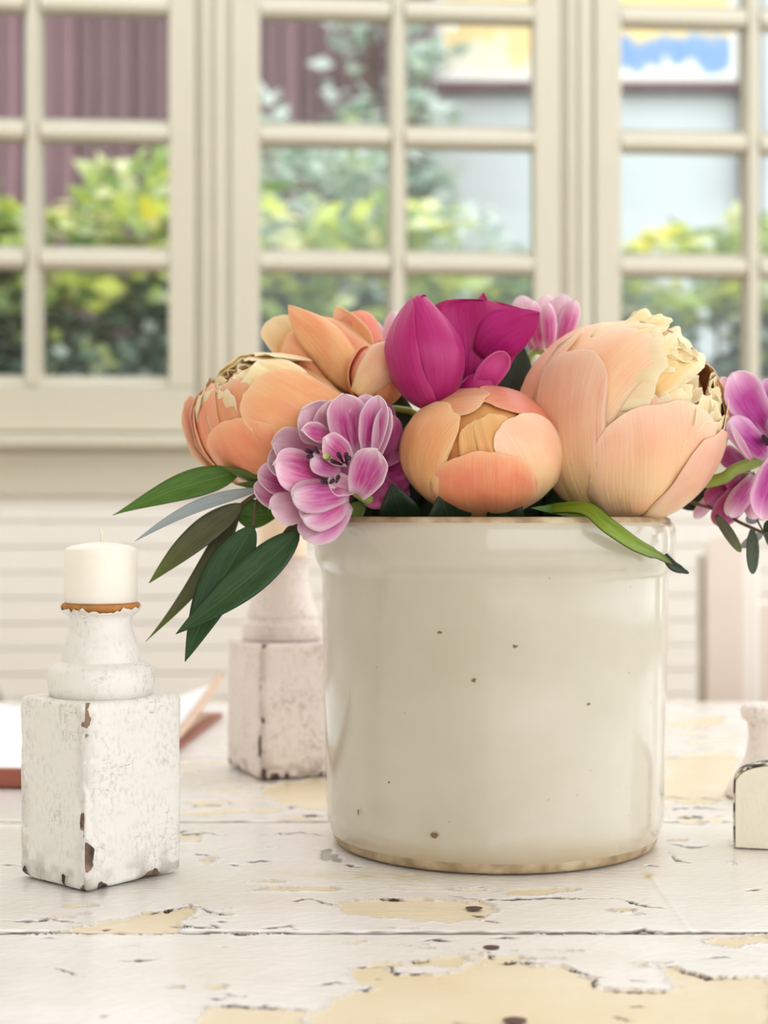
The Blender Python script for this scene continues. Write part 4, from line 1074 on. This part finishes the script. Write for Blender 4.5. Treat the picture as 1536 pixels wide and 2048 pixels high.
# --- pale tulips peeking over the back
f11 = flower('double_tulip', 'pale pink double tulip peeking between flared magenta tulip and largest peony', at(1105, 690, .945))
for (bx, by, tx, ty, hw, y0, y1, mt) in ((1075, 700, 1040, 592, 33, .95, .955, 'pale'), (1105, 700, 1092, 590, 30, .945, .945, 'pale'), (1110, 700, 1128, 588, 30, .94, .94, 'pale'), (1100, 700, 1096, 606, 18, .925, .925, 'orchid'), (1120, 700, 1150, 600, 22, .935, .935, 'orchid'), (1080, 700, 1062, 602, 22, .935, .93, 'orchid')):
    lpetal(f11, at(bx, by, y0), at(tx, ty, y1), hw / F * .94, mt, 'petal', cup=-.4, bend=.05, ruff=.1, nu=16, nv=11)
stem(f11, at(1100, 710, .945), (.02, .04), .002)
f12 = flower('double_tulip', 'pale pink tulip petals showing between orange peony and magenta tulip bud', at(775, 720, .95))
for (bx, by, tx, ty, hw, y0, y1, mt) in ((765, 740, 748, 642, 22, .95, .955, 'pale'), (785, 740, 788, 622, 22, .945, .945, 'pale'), (790, 740, 812, 640, 20, .955, .955, 'orchid'), (880, 720, 884, 628, 16, .95, .95, 'pale')):
    lpetal(f12, at(bx, by, y0), at(tx, ty, y1), hw / F * .94, mt, 'petal', cup=-.4, bend=.05, ruff=.1, nu=16, nv=11)
stem(f12, at(775, 730, .95), (-.01, .04), .002)

# ------------------------------------------------------------------ greenery
c4a = lambda x, y, Y: at(200 + x * .3255, 880 + y * .3255, Y)
k4 = .3255 / F * .845
br = flower('eucalyptus_branch', 'long leaved eucalyptus branch hanging over the left of the crock', c4a(1010, 330, .868), 'foliage')
o0 = Vector(br.location)
LV = [  # base, tip, hw, y0, y1, mat, bend, side, kind
    (860, 195, 78, 462, 98, .872, .856, 'leafmid', .02, .02, 'lance'),
    (985, 300, 214, 622, 42, .864, .842, 'grey_leaf', .03, .05, 'leaf'),
    (835, 455, 1095, 466, 98, .872, .874, 'leafmid', .02, .0, 'leaf'),
    (880, 390, 300, 880, 88, .860, .846, 'olive', .03, .02, 'leaf'),
    (860, 400, 280, 1240, 66, .866, .856, 'olive', .02, -.06, 'lance'),
    (945, 525, 522, 1362, 132, .848, .838, 'leaf', .03, .02, 'leaf'),
    (1228, 560, 466, 1192, 118, .842, .826, 'leaf', .03, -.035, 'leaf'),
    (1232, 508, 1088, 652, 34, .862, .856, 'olive', .02, .02, 'leaf'),
]
for (bx, by, tx, ty, hw, y0, y1, mt, bd, sd_, kd) in LV:
    lpetal(br, c4a(bx, by, y0), c4a(tx, ty, y1), hw * k4, mt, kd, nrm=(-.1, -1, .35), bend=bd, side=sd_, fold=.12, nu=26, nv=9, name='leaf', th=.0004)
tube('petiole', [c4a(985, 330, .866) - o0, c4a(955, 400, .856) - o0, c4a(945, 540, .852) - o0], .0007, M['twig'], br, 6)
tube('petiole', [c4a(1150, 380, .866) - o0, c4a(1220, 480, .856) - o0, c4a(1228, 575, .845) - o0], .0007, M['twig'], br, 6)
tube('twig', [c4a(840, 420, .868) - o0, c4a(985, 330, .868) - o0, c4a(1150, 380, .868) - o0, Vector((CX - .085, CY - .03, ZT + .203)) - o0, Vector((CX - .07, CY - .02, ZT + .15)) - o0, Vector((CX - .04, CY, ZT + .02)) - o0], .0013, M['twig'], br, 7)

sg = flower('eucalyptus_sprig', 'small grey green eucalyptus sprig below the tulips at the right edge', c5a(960, 1610, .89), 'foliage')
o0 = Vector(sg.location)
for (bx, by, tx, ty, hw, y0, y1, mt, kd) in ((520, 1440, 752, 1788, 52, .885, .880, 'olive', 'oval'), (858, 1580, 862, 1992, 60, .882, .872, 'euc', 'oval'), (960, 1610, 752, 1745, 44, .894, .89, 'grey_leaf', 'oval'), (930, 1450, 800, 1500, 56, .90, .90, 'grey_leaf', 'oval'), (985, 1600, 1010, 1490, 36, .885, .88, 'dark_leaf', 'oval'), (985, 1620, 1080, 1780, 40, .885, .88, 'euc', 'oval'), (1000, 1600, 1130, 1560, 40, .89, .885, 'euc', 'oval')):
    lpetal(sg, c5a(bx, by, y0), c5a(tx, ty, y1), hw * k5, mt, kd, nrm=(-.1, -1, .3), bend=.03, fold=.1, nu=18, nv=9, name='leaf', th=.0004)
tube('twig', [c5a(1080, 1650, .884) - o0, c5a(970, 1612, .886) - o0, c5a(740, 1510, .892) - o0, c5a(480, 1380, .905) - o0, Vector((CX + .082, CY + .0, ZT + .204)) - o0, Vector((CX + .07, CY, ZT + .15)) - o0, Vector((CX + .05, CY + .02, ZT + .02)) - o0], .0010, M['twig'], sg, 7)
tube('twig', [c5a(970, 1612, .886) - o0, c5a(930, 1540, .888) - o0, c5a(905, 1490, .894) - o0], .0006, M['twig'], sg, 6)
tube('twig', [c5a(970, 1630, .886) - o0, c5a(1010, 1700, .885) - o0, c5a(1040, 1760, .884) - o0], .0006, M['twig'], sg, 6)

bl = flower('tulip_leaf', 'bright green strap leaf draped over the crock rim with withered dark tip', at(1165, 1012, .838), 'leaf')
def blade(par, pts, hw, mat, name):
    P = [Vector(p) for p in smooth_prof([tuple(p) for p in pts], 6)]; o0 = Vector(par.location); V = []; UV = []; n = len(P)
    for i, p in enumerate(P):
        u = i / (n - 1); tg = (P[min(i + 1, n - 1)] - P[max(0, i - 1)]).normalized(); s = tg.cross(Vector((-.2, -1, .25))).normalized(); N = s.cross(tg)
        w = hw * (1 - u ** 3) ** .8 * (.55 + .45 * math.sin(min(1, u * 2) * PI / 2)) * (1 - .25 * (u > .75)) + .0002
        for j in range(7):
            v = j / 3 - 1; V.append(p + s * (w * v) + N * (-.35 * w * (1 - v * v)) - o0); UV.append((u, (v + 1) / 2))
    return solid(mesh(name, V, grid_faces(n, 7), M[mat], par, uv=UV), .0009)
blade(bl, [at(1090, 1018, .86), at(1168, 1016, .832), at(1215, 1050, .818), at(1270, 1088, .826), at(1320, 1112, .842), at(1345, 1128, .85)], .0042, 'fresh', 'leaf_blade')
tag(blade(bl, [at(1330, 1112, .845), at(1345, 1130, .85), at(1360, 1138, .853), at(1378, 1146, .856)], .0026, 'dark_leaf', 'withered_tip'), 'withered dark brown tip')
for i, (b0, t0, hw, mt) in enumerate((((1080, 1040, .885), (1195, 930, .90), .011, 'dark_leaf'), ((1120, 1040, .895), (1150, 960, .885), .009, 'leaf'), ((1190, 1030, .87), (1060, 1016, .85), .004, 'leafmid'), ((700, 1050, .885), (760, 960, .90), .010, 'leaf'), ((690, 1045, .868), (735, 1000, .866), .006, 'sepal'), ((1010, 790, .92), (1045, 690, .93), .012, 'dark_leaf'), ((806, 1040, .9), (792, 770, .905), .019, 'dark_leaf'), ((1420, 1010, .93), (1330, 940, .94), .014, 'dark_leaf'))):
    if i == 0: fl = flower('filler_foliage', 'dark shaded leaves filling the gaps between the peonies inside the crock', at(1090, 1040, .90), 'foliage')
    lpetal(fl, at(*b0), at(*t0), hw, mt, 'leaf', nrm=(0, -1, .3), bend=.05, fold=.1, nu=14, nv=7, name='leaf')
rf_ = random.Random(3)
for i in range(26):
    a = rf_.uniform(0, 2 * PI); q = .078 * math.sqrt(rf_.random()); b0 = Vector((CX + q * math.cos(a), CY + q * math.sin(a), ZT + .185))
    t0 = b0 + Vector((rf_.uniform(-.02, .02), rf_.uniform(-.02, .005), rf_.uniform(.018, .034)))
    lpetal(fl, b0, t0, rf_.uniform(.009, .014), rf_.choice(('dark_leaf', 'dark_leaf', 'leaf')), 'leaf', nrm=(rf_.uniform(-.4, .4), -1, .4), bend=.08, fold=.15, nu=10, nv=5, name='leaf')
o0 = Vector(fl.location)
tube('stem', [at(1090, 1040, .905) - o0, Vector((CX + .02, CY - .04, ZT + .15)) - o0, Vector((CX + .01, CY, ZT + .02)) - o0], .002, M['stem'], fl, 7)
